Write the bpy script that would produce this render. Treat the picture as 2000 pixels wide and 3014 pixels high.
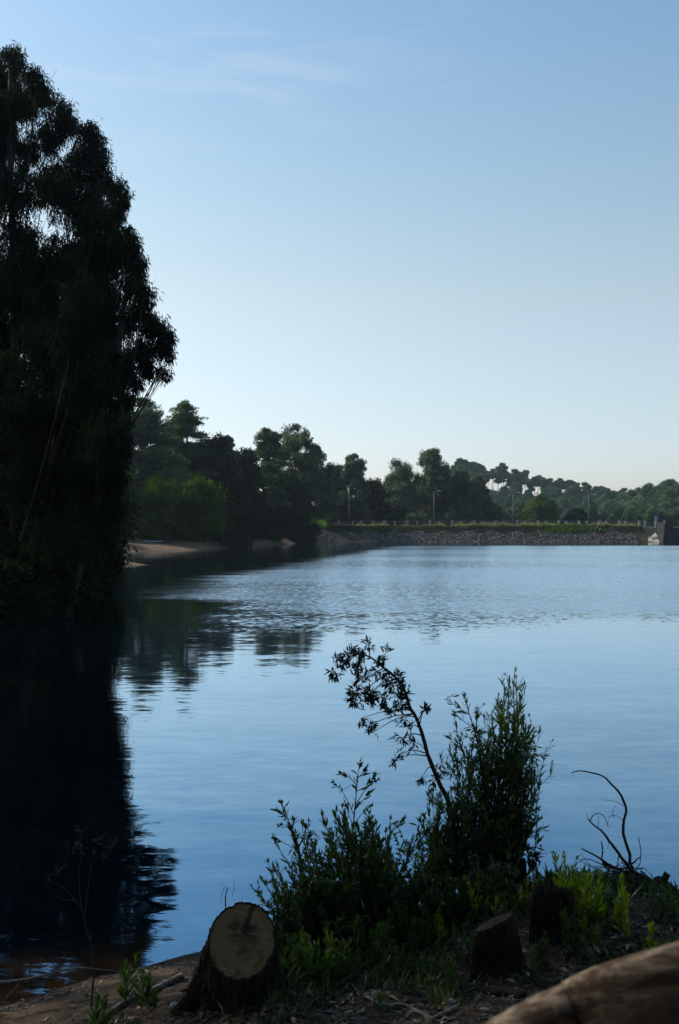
import bpy, math, random
import numpy as np
from mathutils import Vector

for _o in list(bpy.data.objects):
    bpy.data.objects.remove(_o)
SC = bpy.context.scene
COL = SC.collection
R = math.radians
EYE = 3.0          # eye height above the water, metres
FOC = 3300.0       # focal length in pixels of the 2000 x 3014 photograph
HOR = 1550.0       # row of the horizon

# ------------------------------------------------------------------ camera
cam_d = bpy.data.cameras.new('camera')
cam = bpy.data.objects.new('camera', cam_d)
COL.objects.link(cam)
cam.location = (0, 0, EYE)
cam.rotation_euler = (R(90), 0, 0)
cam_d.sensor_fit = 'VERTICAL'
cam_d.sensor_height = 24.0
cam_d.sensor_width = 24.0
cam_d.lens = FOC / 3014.0 * 24.0
cam_d.shift_y = (HOR - 1507.0) / 3014.0
cam_d.clip_start = 0.05
cam_d.clip_end = 6000
cam_d.dof.use_dof = True
cam_d.dof.focus_distance = 16.0
cam_d.dof.aperture_fstop = 5.0
SC.camera = cam

# ------------------------------------------------------------------ light
SUN_AZ = -60.0     # degrees from straight ahead, negative = left
SUN_EL = 36.0
SC.view_settings.view_transform = 'Standard'
SC.view_settings.look = 'None'
SC.view_settings.exposure = 0.0
SC.view_settings.gamma = 1.0
SC.cycles.max_bounces = 6
SC.cycles.diffuse_bounces = 2
SC.cycles.glossy_bounces = 3
SC.cycles.transmission_bounces = 3
SC.cycles.transparent_max_bounces = 6
SC.cycles.volume_bounces = 0
SC.cycles.caustics_reflective = False
SC.cycles.caustics_refractive = False
SC.cycles.use_denoising = True

world = bpy.data.worlds.new("World")
SC.world = world
world.use_nodes = True
wt = world.node_tree
for n in list(wt.nodes):
    wt.nodes.remove(n)


class NT:
    """Small helper for node trees."""
    def __init__(s, tree):
        s.t = tree

    def n(s, kind, **kw):
        node = s.t.nodes.new(kind)
        for k, v in kw.items():
            if k.startswith('i_'):
                node.inputs[k[2:].replace('_', ' ')].default_value = v
            else:
                setattr(node, k, v)
        return node

    def l(s, a, b):
        s.t.links.new(a, b)

    def math(s, op, a, b=None, c=None, clamp=False):
        m = s.t.nodes.new('ShaderNodeMath')
        m.operation = op
        m.use_clamp = clamp
        for i, v in enumerate((a, b, c)):
            if v is None:
                continue
            if isinstance(v, (int, float)):
                m.inputs[i].default_value = v
            else:
                s.l(v, m.inputs[i])
        return m.outputs[0]

    def maprange(s, v, a, b, c=0.0, d=1.0, smooth=True):
        m = s.t.nodes.new('ShaderNodeMapRange')
        m.interpolation_type = 'SMOOTHSTEP' if smooth else 'LINEAR'
        s.l(v, m.inputs[0])
        for i, x in enumerate((a, b, c, d)):
            m.inputs[i + 1].default_value = x
        return m.outputs[0]

    def mix(s, fac, a, b, mode='MIX'):
        m = s.t.nodes.new('ShaderNodeMix')
        m.data_type = 'RGBA'
        m.blend_type = mode
        for sock, v in ((m.inputs[0], fac), (m.inputs[6], a), (m.inputs[7], b)):
            if isinstance(v, (int, float)):
                sock.default_value = v
            elif isinstance(v, tuple):
                sock.default_value = (*v, 1.0)[:4]
            else:
                s.l(v, sock)
        return m.outputs[2]

    def noise(s, vec, scale, detail=3.0, rough=0.5, dist=0.0, out=0):
        t = s.t.nodes.new('ShaderNodeTexNoise')
        t.inputs['Scale'].default_value = scale
        t.inputs['Detail'].default_value = detail
        t.inputs['Roughness'].default_value = rough
        t.inputs['Distortion'].default_value = dist
        if vec is not None:
            s.l(vec, t.inputs['Vector'])
        return t.outputs[out]

    def scale(s, vec, sx, sy, sz, off=(0, 0, 0)):
        m = s.t.nodes.new('ShaderNodeMapping')
        m.inputs['Scale'].default_value = (sx, sy, sz)
        m.inputs['Location'].default_value = off
        s.l(vec, m.inputs['Vector'])
        return m.outputs[0]


W = NT(wt)
sky = W.n('ShaderNodeTexSky')
sky.sky_type = 'NISHITA'
sky.sun_disc = False
sky.sun_elevation = R(SUN_EL)
sky.sun_rotation = R(SUN_AZ)
sky.altitude = 50
sky.air_density = 1.0
sky.dust_density = 1.2
sky.ozone_density = 1.6
tc = W.n('ShaderNodeTexCoord')
sep = W.n('ShaderNodeSeparateXYZ')
W.l(tc.outputs['Generated'], sep.inputs[0])
# thin cirrus, high up, drawn out sideways
cv = W.scale(tc.outputs['Generated'], 2.0, 1.0, 11.0, (1.55, 0.4, 0.9))
cn = W.noise(cv, 2.6, 5.0, 0.62, 0.6)
cm = W.maprange(cn, 0.50, 0.78)
ce = W.math('MULTIPLY', W.maprange(sep.outputs['Z'], 0.24, 0.42), W.maprange(sep.outputs['X'], 0.16, -0.02))
cl = W.math('MULTIPLY', W.math('MULTIPLY', cm, ce), 0.22)
ramp = W.n('ShaderNodeValToRGB')
W.l(sep.outputs['Z'], ramp.inputs[0])
_e = ramp.color_ramp.elements
_e[0].position, _e[0].color = 0.0, (1.03, 1.06, 1.38, 1)
_e[1].position, _e[1].color = 0.45, (0.95, 1.15, 1.14, 1)
_m = _e.new(0.10)
_m.color = (1.12, 1.08, 1.07, 1)
_m = _e.new(0.20)
_m.color = (1.27, 1.15, 0.96, 1)
_m = _e.new(0.30)
_m.color = (1.16, 1.18, 1.02, 1)
skyt = W.mix(1.0, sky.outputs[0], ramp.outputs[0], 'MULTIPLY')
skyc = W.mix(cl, skyt, (5.8, 6.2, 6.6))
bg = W.n('ShaderNodeBackground')
bg.inputs['Strength'].default_value = 0.147
W.l(skyc, bg.inputs['Color'])
wo = W.n('ShaderNodeOutputWorld')
W.l(bg.outputs[0], wo.inputs['Surface'])

sun_d = bpy.data.lights.new('sun', 'SUN')
sun_d.energy = 4.5
sun_d.angle = R(0.5)
sun_d.color = (1.0, 0.93, 0.82)
sun = bpy.data.objects.new('sun', sun_d)
COL.objects.link(sun)
_sd = Vector((math.sin(R(SUN_AZ)) * math.cos(R(SUN_EL)), math.cos(R(SUN_AZ)) * math.cos(R(SUN_EL)), math.sin(R(SUN_EL))))
sun.rotation_euler = _sd.to_track_quat('Z', 'Y').to_euler()
sun.location = (-60, 60, 80)

# ------------------------------------------------------------------ helpers
def P(px, py, d):
    """photo pixel at a real distance -> point in metres"""
    return np.array([(px - 1000.0) / FOC * d, d, EYE + (HOR - py) / FOC * d])


def PX(px, d):
    return (px - 1000.0) / FOC * d


class MB:
    """collects vertices and faces, links ONE mesh object"""
    def __init__(s):
        s.v, s.f, s.c, s.n = [], [], [], 0

    def add(s, V, F, tint=None):
        V = np.asarray(V, float).reshape(-1, 3)
        F = np.asarray(F, int)
        s.v.append(V)
        s.f.append(F + s.n)
        s.n += len(V)
        if tint is None:
            tint = 0.5
        t = np.broadcast_to(np.asarray(tint, float), (len(V),))
        s.c.append(t)

    def mesh(s, name, mat, smooth=False):
        V = np.concatenate(s.v) if s.v else np.zeros((0, 3))
        me = bpy.data.meshes.new(name)
        me.vertices.add(len(V))
        me.vertices.foreach_set('co', V.astype(np.float32).ravel())
        sizes = np.concatenate([np.full(len(f), f.shape[1]) for f in s.f])
        loops = np.concatenate([f.ravel() for f in s.f])
        me.loops.add(len(loops))
        me.polygons.add(len(sizes))
        me.loops.foreach_set('vertex_index', loops.astype(np.int32))
        starts = np.concatenate([[0], np.cumsum(sizes)[:-1]])
        me.polygons.foreach_set('loop_start', starts.astype(np.int32))
        me.polygons.foreach_set('loop_total', sizes.astype(np.int32))
        me.polygons.foreach_set('use_smooth', np.full(len(sizes), smooth))
        at = me.attributes.new('tint', 'FLOAT', 'POINT')
        at.data.foreach_set('value', np.concatenate(s.c).astype(np.float32))
        me.update(calc_edges=True)
        me.validate()
        me.materials.append(mat)
        return me

    def build(s, name, mat, parent=None, smooth=False):
        o = bpy.data.objects.new(name, s.mesh(name, mat, smooth))
        COL.objects.link(o)
        if parent is not None:
            o.parent = parent
        return o


def tag(o, label=None, cat=None, group=None, kind=None):
    if label:
        o['label'] = label
    if cat:
        o['category'] = cat
    if group:
        o['group'] = group
    if kind:
        o['kind'] = kind
    return o


def empty(name, label, cat, loc=(0, 0, 0), group=None):
    o = bpy.data.objects.new(name, None)
    COL.objects.link(o)
    o.location = loc
    o.empty_display_size = 0.1
    return tag(o, label, cat, group)


def unit(a):
    a = np.asarray(a, float)
    return a / np.maximum(np.linalg.norm(a, axis=-1, keepdims=True), 1e-9)


def spline(pts, n):
    """Catmull-Rom through the points"""
    p = np.asarray(pts, float)
    if len(p) == 2:
        t = np.linspace(0, 1, n)[:, None]
        return p[0] * (1 - t) + p[1] * t
    q = np.vstack([2 * p[0] - p[1], p, 2 * p[-1] - p[-2]])
    out = []
    segs = len(p) - 1
    for i in range(n):
        u = i / (n - 1) * segs
        k = min(int(u), segs - 1)
        t = u - k
        a, b, c, d = q[k], q[k + 1], q[k + 2], q[k + 3]
        out.append(0.5 * ((2 * b) + (-a + c) * t + (2 * a - 5 * b + 4 * c - d) * t * t + (-a + 3 * b - 3 * c + d) * t ** 3))
    return np.array(out)


def tube(mb, pts, rad, sides=6, tint=0.5, jitter=0.0, rng=None):
    p = np.asarray(pts, float)
    n = len(p)
    r = np.asarray(rad, float)
    if r.ndim == 0:
        r = np.full(n, float(r))
    if len(r) != n:
        r = np.interp(np.linspace(0, 1, n), np.linspace(0, 1, len(r)), r)
    tan = unit(np.gradient(p, axis=0))
    ref = np.array([0.13, 0.9, 0.31]) if abs(tan[0][2]) > 0.7 else np.array([0, 0, 1.0])
    V = []
    a = np.linspace(0, 2 * math.pi, sides, endpoint=False)
    for i in range(n):
        u = unit(np.cross(tan[i], ref))
        w = np.cross(tan[i], u)
        ri = r[i] * (1 + (rng.normal(0, jitter, sides) if jitter and rng is not None else 0))
        V.append(p[i] + (np.cos(a) * ri)[:, None] * u + (np.sin(a) * ri)[:, None] * w)
    V = np.concatenate(V)
    F = []
    for i in range(n - 1):
        for k in range(sides):
            k2 = (k + 1) % sides
            F.append((i * sides + k, i * sides + k2, (i + 1) * sides + k2, (i + 1) * sides + k))
    mb.add(V, F, tint)
    e = (n - 1) * sides
    caps = [(e, e + k, e + k + 1) for k in range(1, sides - 1)] + [(0, k + 1, k) for k in range(1, sides - 1)]
    mb.n -= len(V)
    mb.v.append(np.zeros((0, 3)))
    mb.c.append(np.zeros(0))
    mb.f.append(np.asarray(caps, int) + mb.n)
    mb.n += len(V)


def box(mb, c, s, rot=0.0, tint=0.5):
    c = np.asarray(c, float)
    x, y, z = [v / 2 for v in s]
    V = np.array([(-x, -y, -z), (x, -y, -z), (x, y, -z), (-x, y, -z), (-x, -y, z), (x, -y, z), (x, y, z), (-x, y, z)])
    ca, sa = math.cos(rot), math.sin(rot)
    V = V @ np.array([[ca, sa, 0], [-sa, ca, 0], [0, 0, 1]]) + c
    mb.add(V, [(0, 3, 2, 1), (4, 5, 6, 7), (0, 1, 5, 4), (1, 2, 6, 5), (2, 3, 7, 6), (3, 0, 4, 7)], tint)


def leaves4(mb, C, D, L, Wd, tint, rng, fold=0.25):
    """N leaves of 4 points: two triangles folded on the midrib"""
    C = np.asarray(C, float)
    n = len(C)
    D = unit(D)
    L = np.broadcast_to(L, (n,))[:, None]
    Wd = np.broadcast_to(Wd, (n,))[:, None]
    up = unit(rng.normal(0, 1, (n, 3)))
    S = unit(np.cross(D, up))
    N = np.cross(S, D)
    m = C + D * L * 0.45 + N * L * 0.06
    V = np.stack([C, m + S * Wd / 2 + N * Wd * fold, C + D * L, m - S * Wd / 2 + N * Wd * fold], 1).reshape(-1, 3)
    b = np.arange(n)[:, None] * 4
    F = np.concatenate([b + [0, 1, 2], b + [0, 2, 3]], 0)
    mb.add(V, F, np.repeat(np.broadcast_to(tint, (n,)), 4))


def leaves6(mb, C, D, L, Wd, tint, rng, droop=0.15, up=None, belly=0.45):
    """N lance-shaped leaves: ribbon of 3 segments, pointed both ends, arching"""
    C = np.asarray(C, float)
    n = len(C)
    D = unit(D)
    L = np.broadcast_to(L, (n,))[:, None]
    Wd = np.broadcast_to(Wd, (n,))[:, None]
    if up is None:
        up = unit(rng.normal(0, 1, (n, 3)) + np.array([0, 0, 1.2]))
    S = unit(np.cross(D, up))
    N = np.cross(S, D)
    k = droop * rng.uniform(0.2, 1.8, (n, 1)) * L
    a1 = C + D * L * 0.12
    a2 = C + D * L * belly - N * k * 0.25
    a3 = C + D * L * 0.78 - N * k * 0.6
    a4 = C + D * L - N * k
    V = np.stack([a1 * 0 + C, a2 + S * Wd / 2 + N * Wd * .12, a3 + S * Wd * .3, a4, a3 - S * Wd * .3, a2 - S * Wd / 2 + N * Wd * .12, a2, a3], 1).reshape(-1, 3)
    b = np.arange(n)[:, None] * 8
    T = np.concatenate([b + [0, 1, 6], b + [0, 6, 5], b + [2, 3, 7], b + [7, 3, 4]], 0)
    Q = np.concatenate([b + [1, 2, 7, 6], b + [6, 7, 4, 5]], 0)
    t = np.repeat(np.broadcast_to(tint, (n,)), 8)
    mb.add(V, T, t)
    mb.n -= len(V)
    mb.v.append(np.zeros((0, 3)))
    mb.c.append(np.zeros(0))
    mb.f.append(Q + mb.n)
    mb.n += len(V)


# value noise -------------------------------------------------------
_nr = np.random.default_rng(5)
_NT = _nr.random((256, 256))


def vnoise(x, y):
    x = np.asarray(x, float)
    y = np.asarray(y, float)
    xi = np.floor(x).astype(int)
    yi = np.floor(y).astype(int)
    fx = x - xi
    fy = y - yi
    fx = fx * fx * (3 - 2 * fx)
    fy = fy * fy * (3 - 2 * fy)
    g = lambda a, b: _NT[a & 255, b & 255]
    return (g(xi, yi) * (1 - fx) + g(xi + 1, yi) * fx) * (1 - fy) + (g(xi, yi + 1) * (1 - fx) + g(xi + 1, yi + 1) * fx) * fy


def fbm(x, y, o=4):
    s, a, t = 0, 1, 0
    for i in range(o):
        s = s + a * (vnoise(x * 2 ** i + 17 * i, y * 2 ** i + 31 * i) - 0.5)
        t += a
        a *= 0.5
    return s / t


def sstep(a, b, x):
    t = np.clip((np.asarray(x, float) - a) / (b - a), 0, 1)
    return t * t * (3 - 2 * t)


# ------------------------------------------------------------------ the lake's outline and the ground
LAKE = np.array([
    (-3.6, 6.75), (-2.1, 7.0), (-1.87, 7.22), (-1.62, 7.45), (-1.3, 7.66), (-1.0, 7.9), (-0.6, 8.15), (0.0, 8.35), (0.6, 8.5), (1.2, 8.75), (1.9, 8.9),
    (2.8, 8.7), (3.6, 8.3), (5, 8), (8, 7), (14, 5), (22, 4), (50, 0), (95, 20), (120, 80), (118, 150), (100, 205), (85, 219), (64, 219),
    (40, 219.6), (18, 219.4), (4, 218.6), (-3, 215), (-6.5, 203), (-9, 188), (-13.5, 170), (-17.2, 152), (-17.5, 143),
    (-22, 137), (-27, 133), (-28.5, 118), (-22, 100), (-17.6, 93), (-15.0, 88.5), (-15.2, 86.5), (-17.5, 83.5), (-18, 70), (-13.3, 56), (-10.2, 46),
    (-9.6, 40), (-10.6, 33), (-12, 24), (-11, 16), (-9, 10), (-6, 7.6)])


def lake_dist(x, y):
    x = np.asarray(x, float)
    y = np.asarray(y, float)
    best = np.full(x.shape, 1e9)
    inside = np.zeros(x.shape, bool)
    n = len(LAKE)
    for i in range(n):
        ax, ay = LAKE[i]
        bx, by = LAKE[(i + 1) % n]
        dx, dy = bx - ax, by - ay
        t = np.clip(((x - ax) * dx + (y - ay) * dy) / (dx * dx + dy * dy), 0, 1)
        best = np.minimum(best, np.hypot(x - ax - t * dx, y - ay - t * dy))
        if ay != by:
            c = ((ay > y) != (by > y)) & (x < (bx - ax) * (y - ay) / (by - ay) + ax)
            inside ^= c
    return np.where(inside, -best, best)


RIDGE_X = [900, 1200, 1300, 1380, 1440, 1550, 1650, 1750, 1830, 1900, 2000, 2150, 2500]
RIDGE_Y = [1490, 1450, 1432, 1428, 1438, 1462, 1474, 1492, 1503, 1506, 1506, 1500, 1500]
RIGHT_X = [1700, 1780, 1850, 1900, 2000, 2150, 2500]
RIGHT_Y = [1560, 1548, 1520, 1500, 1470, 1440, 1430]


def height(x, y):
    x = np.asarray(x, float)
    y = np.asarray(y, float)
    d = lake_dist(x, y)
    # lake bed
    bed = np.maximum(-1.8, d * 0.16)
    # ordinary bank
    nz = fbm(x * 0.35, y * 0.35, 4)
    bank = 1.1 * sstep(0, 3.5, d) + 0.06 * np.minimum(d, 70) + nz * 0.8 * sstep(0, 4, d)
    # two low sand spits
    for (sx, sy, r) in ((-16.6, 87.0, 3.2), (-20.5, 148.0, 9.0), (-26, 140, 7)):
        w = np.exp(-((x - sx) ** 2 + (y - sy) ** 2) / r ** 2)
        bank = bank * (1 - w) + w * (0.10 * np.minimum(d, 6) + 0.02)
    # the dam
    wd = sstep(-7, -2, x) * sstep(200, 208, y) * (1 - sstep(233, 240, y))
    dam = 3.05 * np.clip(d / 5.0, 0, 1)
    land = bank * (1 - wd) + dam * wd
    back = sstep(234, 242, y)
    land = land * (1 - back) + back * (2.6 + nz * 1.0)
    # hills
    px = 1000 + x / np.maximum(y, 1) * FOC
    rz = EYE + (HOR - np.interp(px, RIDGE_X, RIDGE_Y)) * 600 / FOC
    prof = sstep(430, 600, y) * (1 - 0.9 * sstep(612, 800, y))
    land = land + np.maximum(rz - 3, 0) * prof
    rz2 = EYE + (HOR - np.interp(px, RIGHT_X, RIGHT_Y)) * 400 / FOC
    prof2 = sstep(300, 400, y) * (1 - 0.9 * sstep(410, 540, y))
    land = np.maximum(land, np.maximum(rz2, 0) * prof2)
    # near shore
    r = np.hypot(x - 0.5, y - 4)
    wn = 1 - sstep(9, 15, r)
    dl = np.maximum(d, 0)
    near = 0.22 * np.minimum(dl, 2) + 0.155 * np.maximum(dl - 2, 0)
    near = near + 0.36 * np.exp(-((x - 1.5) / 1.0) ** 2 - ((y - 7.05) / 0.75) ** 2)
    near = near + 0.10 * np.exp(-((x + 0.52) / 0.4) ** 2 - ((y - 6.1) / 0.4) ** 2)
    near = near + (fbm(x * 2.2, y * 2.2, 4) * 0.10 + fbm(x * 9, y * 9, 4) * 0.036) * sstep(0.05, 0.5, dl)
    land = np.where(d > 0, land * (1 - wn) + near * wn, 0)
    return np.where(d > 0, land + 0.004, bed)


def hz(x, y):
    return float(height(np.array([x]), np.array([y]))[0])


def make_ground(mat):
    a = 3.2
    tx = np.arange(-6.4, 6.4, 0.0185)
    xs = a * np.sinh(tx)
    ty = np.arange(-4.6, 6.45, 0.0185)
    ys = 6.6 + a * np.sinh(ty)
    X, Y = np.meshgrid(xs, ys)
    Z = height(X.ravel(), Y.ravel())
    V = np.stack([X.ravel(), Y.ravel(), Z], 1)
    nx, ny = len(xs), len(ys)
    i = np.arange(ny - 1)[:, None] * nx + np.arange(nx - 1)[None, :]
    F = np.stack([i, i + 1, i + 1 + nx, i + nx], -1).reshape(-1, 4)
    mb = MB()
    mb.add(V, F, 0.5)
    o = mb.build('ground', mat, smooth=True)
    tag(o, kind='structure')
    return o


# ------------------------------------------------------------------ materials
def new_mat(name):
    m = bpy.data.materials.new(name)
    m.use_nodes = True
    for n in list(m.node_tree.nodes):
        m.node_tree.nodes.remove(n)
    T = NT(m.node_tree)
    out = T.n('ShaderNodeOutputMaterial')
    return m, T, out


def leaf_mat(name, c1, c2, c3, trans=0.35, gloss=0.06, tcol=None, rough=0.45):
    """leaf colours run c1 .. c2 .. c3 over the per-leaf tint"""
    m, T, out = new_mat(name)
    at = T.n('ShaderNodeAttribute', attribute_name='tint')
    cr = T.n('ShaderNodeValToRGB')
    T.l(at.outputs['Fac'], cr.inputs[0])
    e = cr.color_ramp.elements
    e[0].color = (*c1, 1)
    e[1].color = (*c3, 1)
    k = e.new(0.5)
    k.color = (*c2, 1)
    di = T.n('ShaderNodeBsdfDiffuse')
    T.l(cr.outputs[0], di.inputs[0])
    tr = T.n('ShaderNodeBsdfTranslucent')
    tc_ = T.mix(1.0, cr.outputs[0], tcol or (1.6, 2.0, 0.5), 'MULTIPLY')
    T.l(tc_, tr.inputs[0])
    mx = T.n('ShaderNodeMixShader')
    mx.inputs[0].default_value = trans
    T.l(di.outputs[0], mx.inputs[1])
    T.l(tr.outputs[0], mx.inputs[2])
    gl = T.n('ShaderNodeBsdfGlossy')
    gl.inputs['Color'].default_value = (0.9, 0.95, 1.0, 1)
    gl.inputs['Roughness'].default_value = rough
    fr = T.n('ShaderNodeFresnel')
    fr.inputs[0].default_value = 1.35
    m2 = T.n('ShaderNodeMixShader')
    T.l(T.math('MULTIPLY', fr.outputs[0], gloss * 8), m2.inputs[0])
    T.l(mx.outputs[0], m2.inputs[1])
    T.l(gl.outputs[0], m2.inputs[2])
    T.l(m2.outputs[0], out.inputs[0])
    return m


def rough_mat(name, c1, c2, scale=6.0, stretch=(1, 1, 1), rough=0.85, bump=0.02, c3=None, detail=6.0, spec=0.25, tint=False):
    m, T, out = new_mat(name)
    tcn = T.n('ShaderNodeTexCoord')
    v = T.scale(tcn.outputs['Object'], *stretch)
    nz = T.noise(v, scale, detail, 0.62, 0.3)
    col = T.mix(T.maprange(nz, 0.33, 0.68), c1, c2)
    if c3:
        n2 = T.noise(tcn.outputs['Object'], scale * 0.27, 4, 0.6)
        col = T.mix(T.maprange(n2, 0.48, 0.66), col, c3)
    if tint:
        at = T.n('ShaderNodeAttribute', attribute_name='tint')
        g = T.maprange(at.outputs['Fac'], 0, 1, 0.45, 1.6, smooth=False)
        cmb = T.n('ShaderNodeCombineXYZ')
        for i in range(3):
            T.l(g, cmb.inputs[i])
        col = T.mix(1.0, col, cmb.outputs[0], 'MULTIPLY')
    b = T.n('ShaderNodeBsdfPrincipled')
    T.l(col, b.inputs['Base Color'])
    b.inputs['Roughness'].default_value = rough
    b.inputs['Specular IOR Level'].default_value = spec
    if bump:
        bp = T.n('ShaderNodeBump')
        bp.inputs['Distance'].default_value = bump
        bp.inputs['Strength'].default_value = 1.0
        T.l(T.noise(v, scale * 1.6, detail, 0.7), bp.inputs['Height'])
        T.l(bp.outputs[0], b.inputs['Normal'])
    T.l(b.outputs[0], out.inputs[0])
    return m


M = {}
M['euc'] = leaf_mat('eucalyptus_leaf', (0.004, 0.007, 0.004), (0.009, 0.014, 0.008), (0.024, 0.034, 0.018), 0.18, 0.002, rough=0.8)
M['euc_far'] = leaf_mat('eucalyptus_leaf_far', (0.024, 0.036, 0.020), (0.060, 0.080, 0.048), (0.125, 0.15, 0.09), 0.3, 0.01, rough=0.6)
M['pine'] = leaf_mat('pine_needle', (0.020, 0.042, 0.024), (0.052, 0.088, 0.050), (0.115, 0.16, 0.095), 0.22, 0.01, rough=0.6)
M['broad'] = leaf_mat('broad_leaf', (0.020, 0.040, 0.007), (0.045, 0.078, 0.014), (0.10, 0.135, 0.022), 0.42, 0.01, rough=0.6)
M['willow'] = leaf_mat('willow_leaf', (0.020, 0.040, 0.006), (0.055, 0.085, 0.010), (0.13, 0.165, 0.018), 0.5, 0.0)
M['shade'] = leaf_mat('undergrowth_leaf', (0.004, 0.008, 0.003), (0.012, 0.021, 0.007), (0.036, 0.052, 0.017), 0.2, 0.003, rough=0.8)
M['bright'] = leaf_mat('bright_leaf', (0.04, 0.10, 0.01), (0.08, 0.17, 0.015), (0.14, 0.22, 0.03), 0.5, 0.02)
M['rust'] = leaf_mat('rusty_leaf', (0.16, 0.08, 0.03), (0.24, 0.12, 0.05), (0.3, 0.19, 0.08), 0.3, 0.02)
M['bush'] = leaf_mat('acacia_leaf', (0.018, 0.034, 0.014), (0.038, 0.068, 0.022), (0.095, 0.14, 0.030), 0.45, 0.05, rough=0.35)
M['sap'] = leaf_mat('sapling_leaf', (0.008, 0.013, 0.008), (0.014, 0.022, 0.012), (0.024, 0.036, 0.016), 0.15, 0.03)
M['herb'] = leaf_mat('young_shoot_leaf', (0.05, 0.075, 0.010), (0.12, 0.15, 0.014), (0.26, 0.28, 0.03), 0.55, 0.05, rough=0.35)
M['weed'] = leaf_mat('weed_leaf', (0.022, 0.042, 0.012), (0.040, 0.068, 0.020), (0.080, 0.11, 0.03), 0.35, 0.06, rough=0.4)
M['hill'] = leaf_mat('hazed_hill_leaf', (0.036, 0.075, 0.062), (0.085, 0.135, 0.100), (0.16, 0.205, 0.14), 0.2, 0.0)  # leaf colour paled and blued to carry part of the distance haze
M['dry'] = leaf_mat('dry_grass_blade', (0.14, 0.115, 0.055), (0.26, 0.21, 0.10), (0.19, 0.165, 0.07), 0.35, 0.02)
M['bark'] = rough_mat('dark_bark', (0.018, 0.013, 0.010), (0.055, 0.042, 0.032), 9, (1, 1, 0.35), bump=0.03)
M['palebark'] = rough_mat('pale_bark', (0.035, 0.030, 0.025), (0.10, 0.085, 0.07), 3, (1, 1, 0.3), bump=0.02)
M['stumpbark'] = rough_mat('stump_bark', (0.006, 0.0045, 0.004), (0.036, 0.026, 0.019), 26, (1, 1, 0.3), bump=0.012)
M['twig'] = rough_mat('twig_bark', (0.020, 0.015, 0.012), (0.06, 0.05, 0.04), 30, bump=0.002)
M['greytwig'] = rough_mat('weathered_twig', (0.09, 0.08, 0.065), (0.26, 0.23, 0.19), 30, bump=0.002)
M['stone'] = rough_mat('riprap_stone', (0.040, 0.037, 0.036), (0.17, 0.158, 0.148), 2.0, c3=(0.10, 0.080, 0.066), bump=0.05, tint=True)
M['pebble'] = rough_mat('pebble_stone', (0.22, 0.20, 0.17), (0.42, 0.39, 0.34), 14, bump=0.004)
M['concrete'] = rough_mat('concrete', (0.20, 0.19, 0.18), (0.34, 0.33, 0.31), 3, bump=0.01)
M['palecrete'] = rough_mat('pale_concrete', (0.34, 0.30, 0.24), (0.52, 0.47, 0.38), 2, (1, 1, 4), bump=0.01)
M['darkcrete'] = rough_mat('stained_concrete', (0.008, 0.008, 0.010), (0.024, 0.023, 0.025), 1.2, (1, 1, 2), bump=0.02)
M['steel'] = rough_mat('galvanised_steel', (0.10, 0.11, 0.12), (0.20, 0.21, 0.22), 8, bump=0, rough=0.5)
M['whitepaint'] = rough_mat('white_paint', (0.62, 0.62, 0.60), (0.78, 0.78, 0.76), 5, bump=0, rough=0.6)
M['litter'] = rough_mat('dead_leaf', (0.05, 0.030, 0.018), (0.27, 0.21, 0.15), 5, bump=0, tint=True, rough=0.7)


def ground_material():
    m, T, out = new_mat('earth')
    g = T.n('ShaderNodeNewGeometry')
    pos = g.outputs['Position']
    sp = T.n('ShaderNodeSeparateXYZ')
    T.l(pos, sp.inputs[0])
    n1 = T.noise(pos, 1.6, 8, 0.62, 0.4)
    n2 = T.noise(pos, 24, 8, 0.7, 0.2)
    n3 = T.noise(pos, 0.35, 4, 0.55)
    earth = T.mix(T.maprange(n1, 0.35, 0.65), (0.050, 0.030, 0.018), (0.120, 0.072, 0.042))
    earth = T.mix(T.maprange(n2, 0.42, 0.72), earth, (0.20, 0.135, 0.085))
    sand = T.mix(T.maprange(n2, 0.4, 0.65), (0.17, 0.105, 0.062), (0.28, 0.185, 0.115))
    sand = T.mix(T.maprange(n1, 0.40, 0.60), sand, (0.10, 0.065, 0.042))
    # the strip by the water is bare reddish sand, the wood floor above it is darker earth
    lowz = T.maprange(T.math('ADD', sp.outputs['Z'], T.math('MULTIPLY', n1, 0.35)), 0.30, 0.62, 1, 0)
    nearx = T.maprange(sp.outputs['X'], -0.6, 0.1, 1, 0)
    near = T.maprange(sp.outputs['Y'], 14, 20, 1, 0)
    beach = T.maprange(sp.outputs['Y'], 76, 82, 0, 1)
    beach = T.math('MULTIPLY', beach, T.maprange(sp.outputs['Y'], 175, 190, 1, 0))
    loz2 = T.maprange(sp.outputs['Z'], 0.7, 1.1, 1, 0)
    sf = T.math('ADD', T.math('MULTIPLY', T.math('MULTIPLY', lowz, nearx), near), T.math('MULTIPLY', beach, loz2), clamp=True)
    col = T.mix(sf, earth, sand)
    wet = T.maprange(sp.outputs['Z'], 0.012, 0.05, 1, 0)
    col = T.mix(T.math('MULTIPLY', wet, 0.65), col, (0.030, 0.020, 0.013))
    far = T.maprange(sp.outputs['Y'], 195, 215)
    col = T.mix(far, col, T.mix(T.maprange(n3, 0.4, 0.6), (0.022, 0.024, 0.014), (0.055, 0.045, 0.03)))
    b = T.n('ShaderNodeBsdfPrincipled')
    T.l(col, b.inputs['Base Color'])
    b.inputs['Roughness'].default_value = 0.9
    b.inputs['Specular IOR Level'].default_value = 0.15
    bp = T.n('ShaderNodeBump')
    bp.inputs['Distance'].default_value = 0.03
    T.l(T.math('ADD', n2, T.noise(pos, 90, 4, 0.7)), bp.inputs['Height'])
    T.l(bp.outputs[0], b.inputs['Normal'])
    T.l(b.outputs[0], out.inputs[0])
    return m


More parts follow.
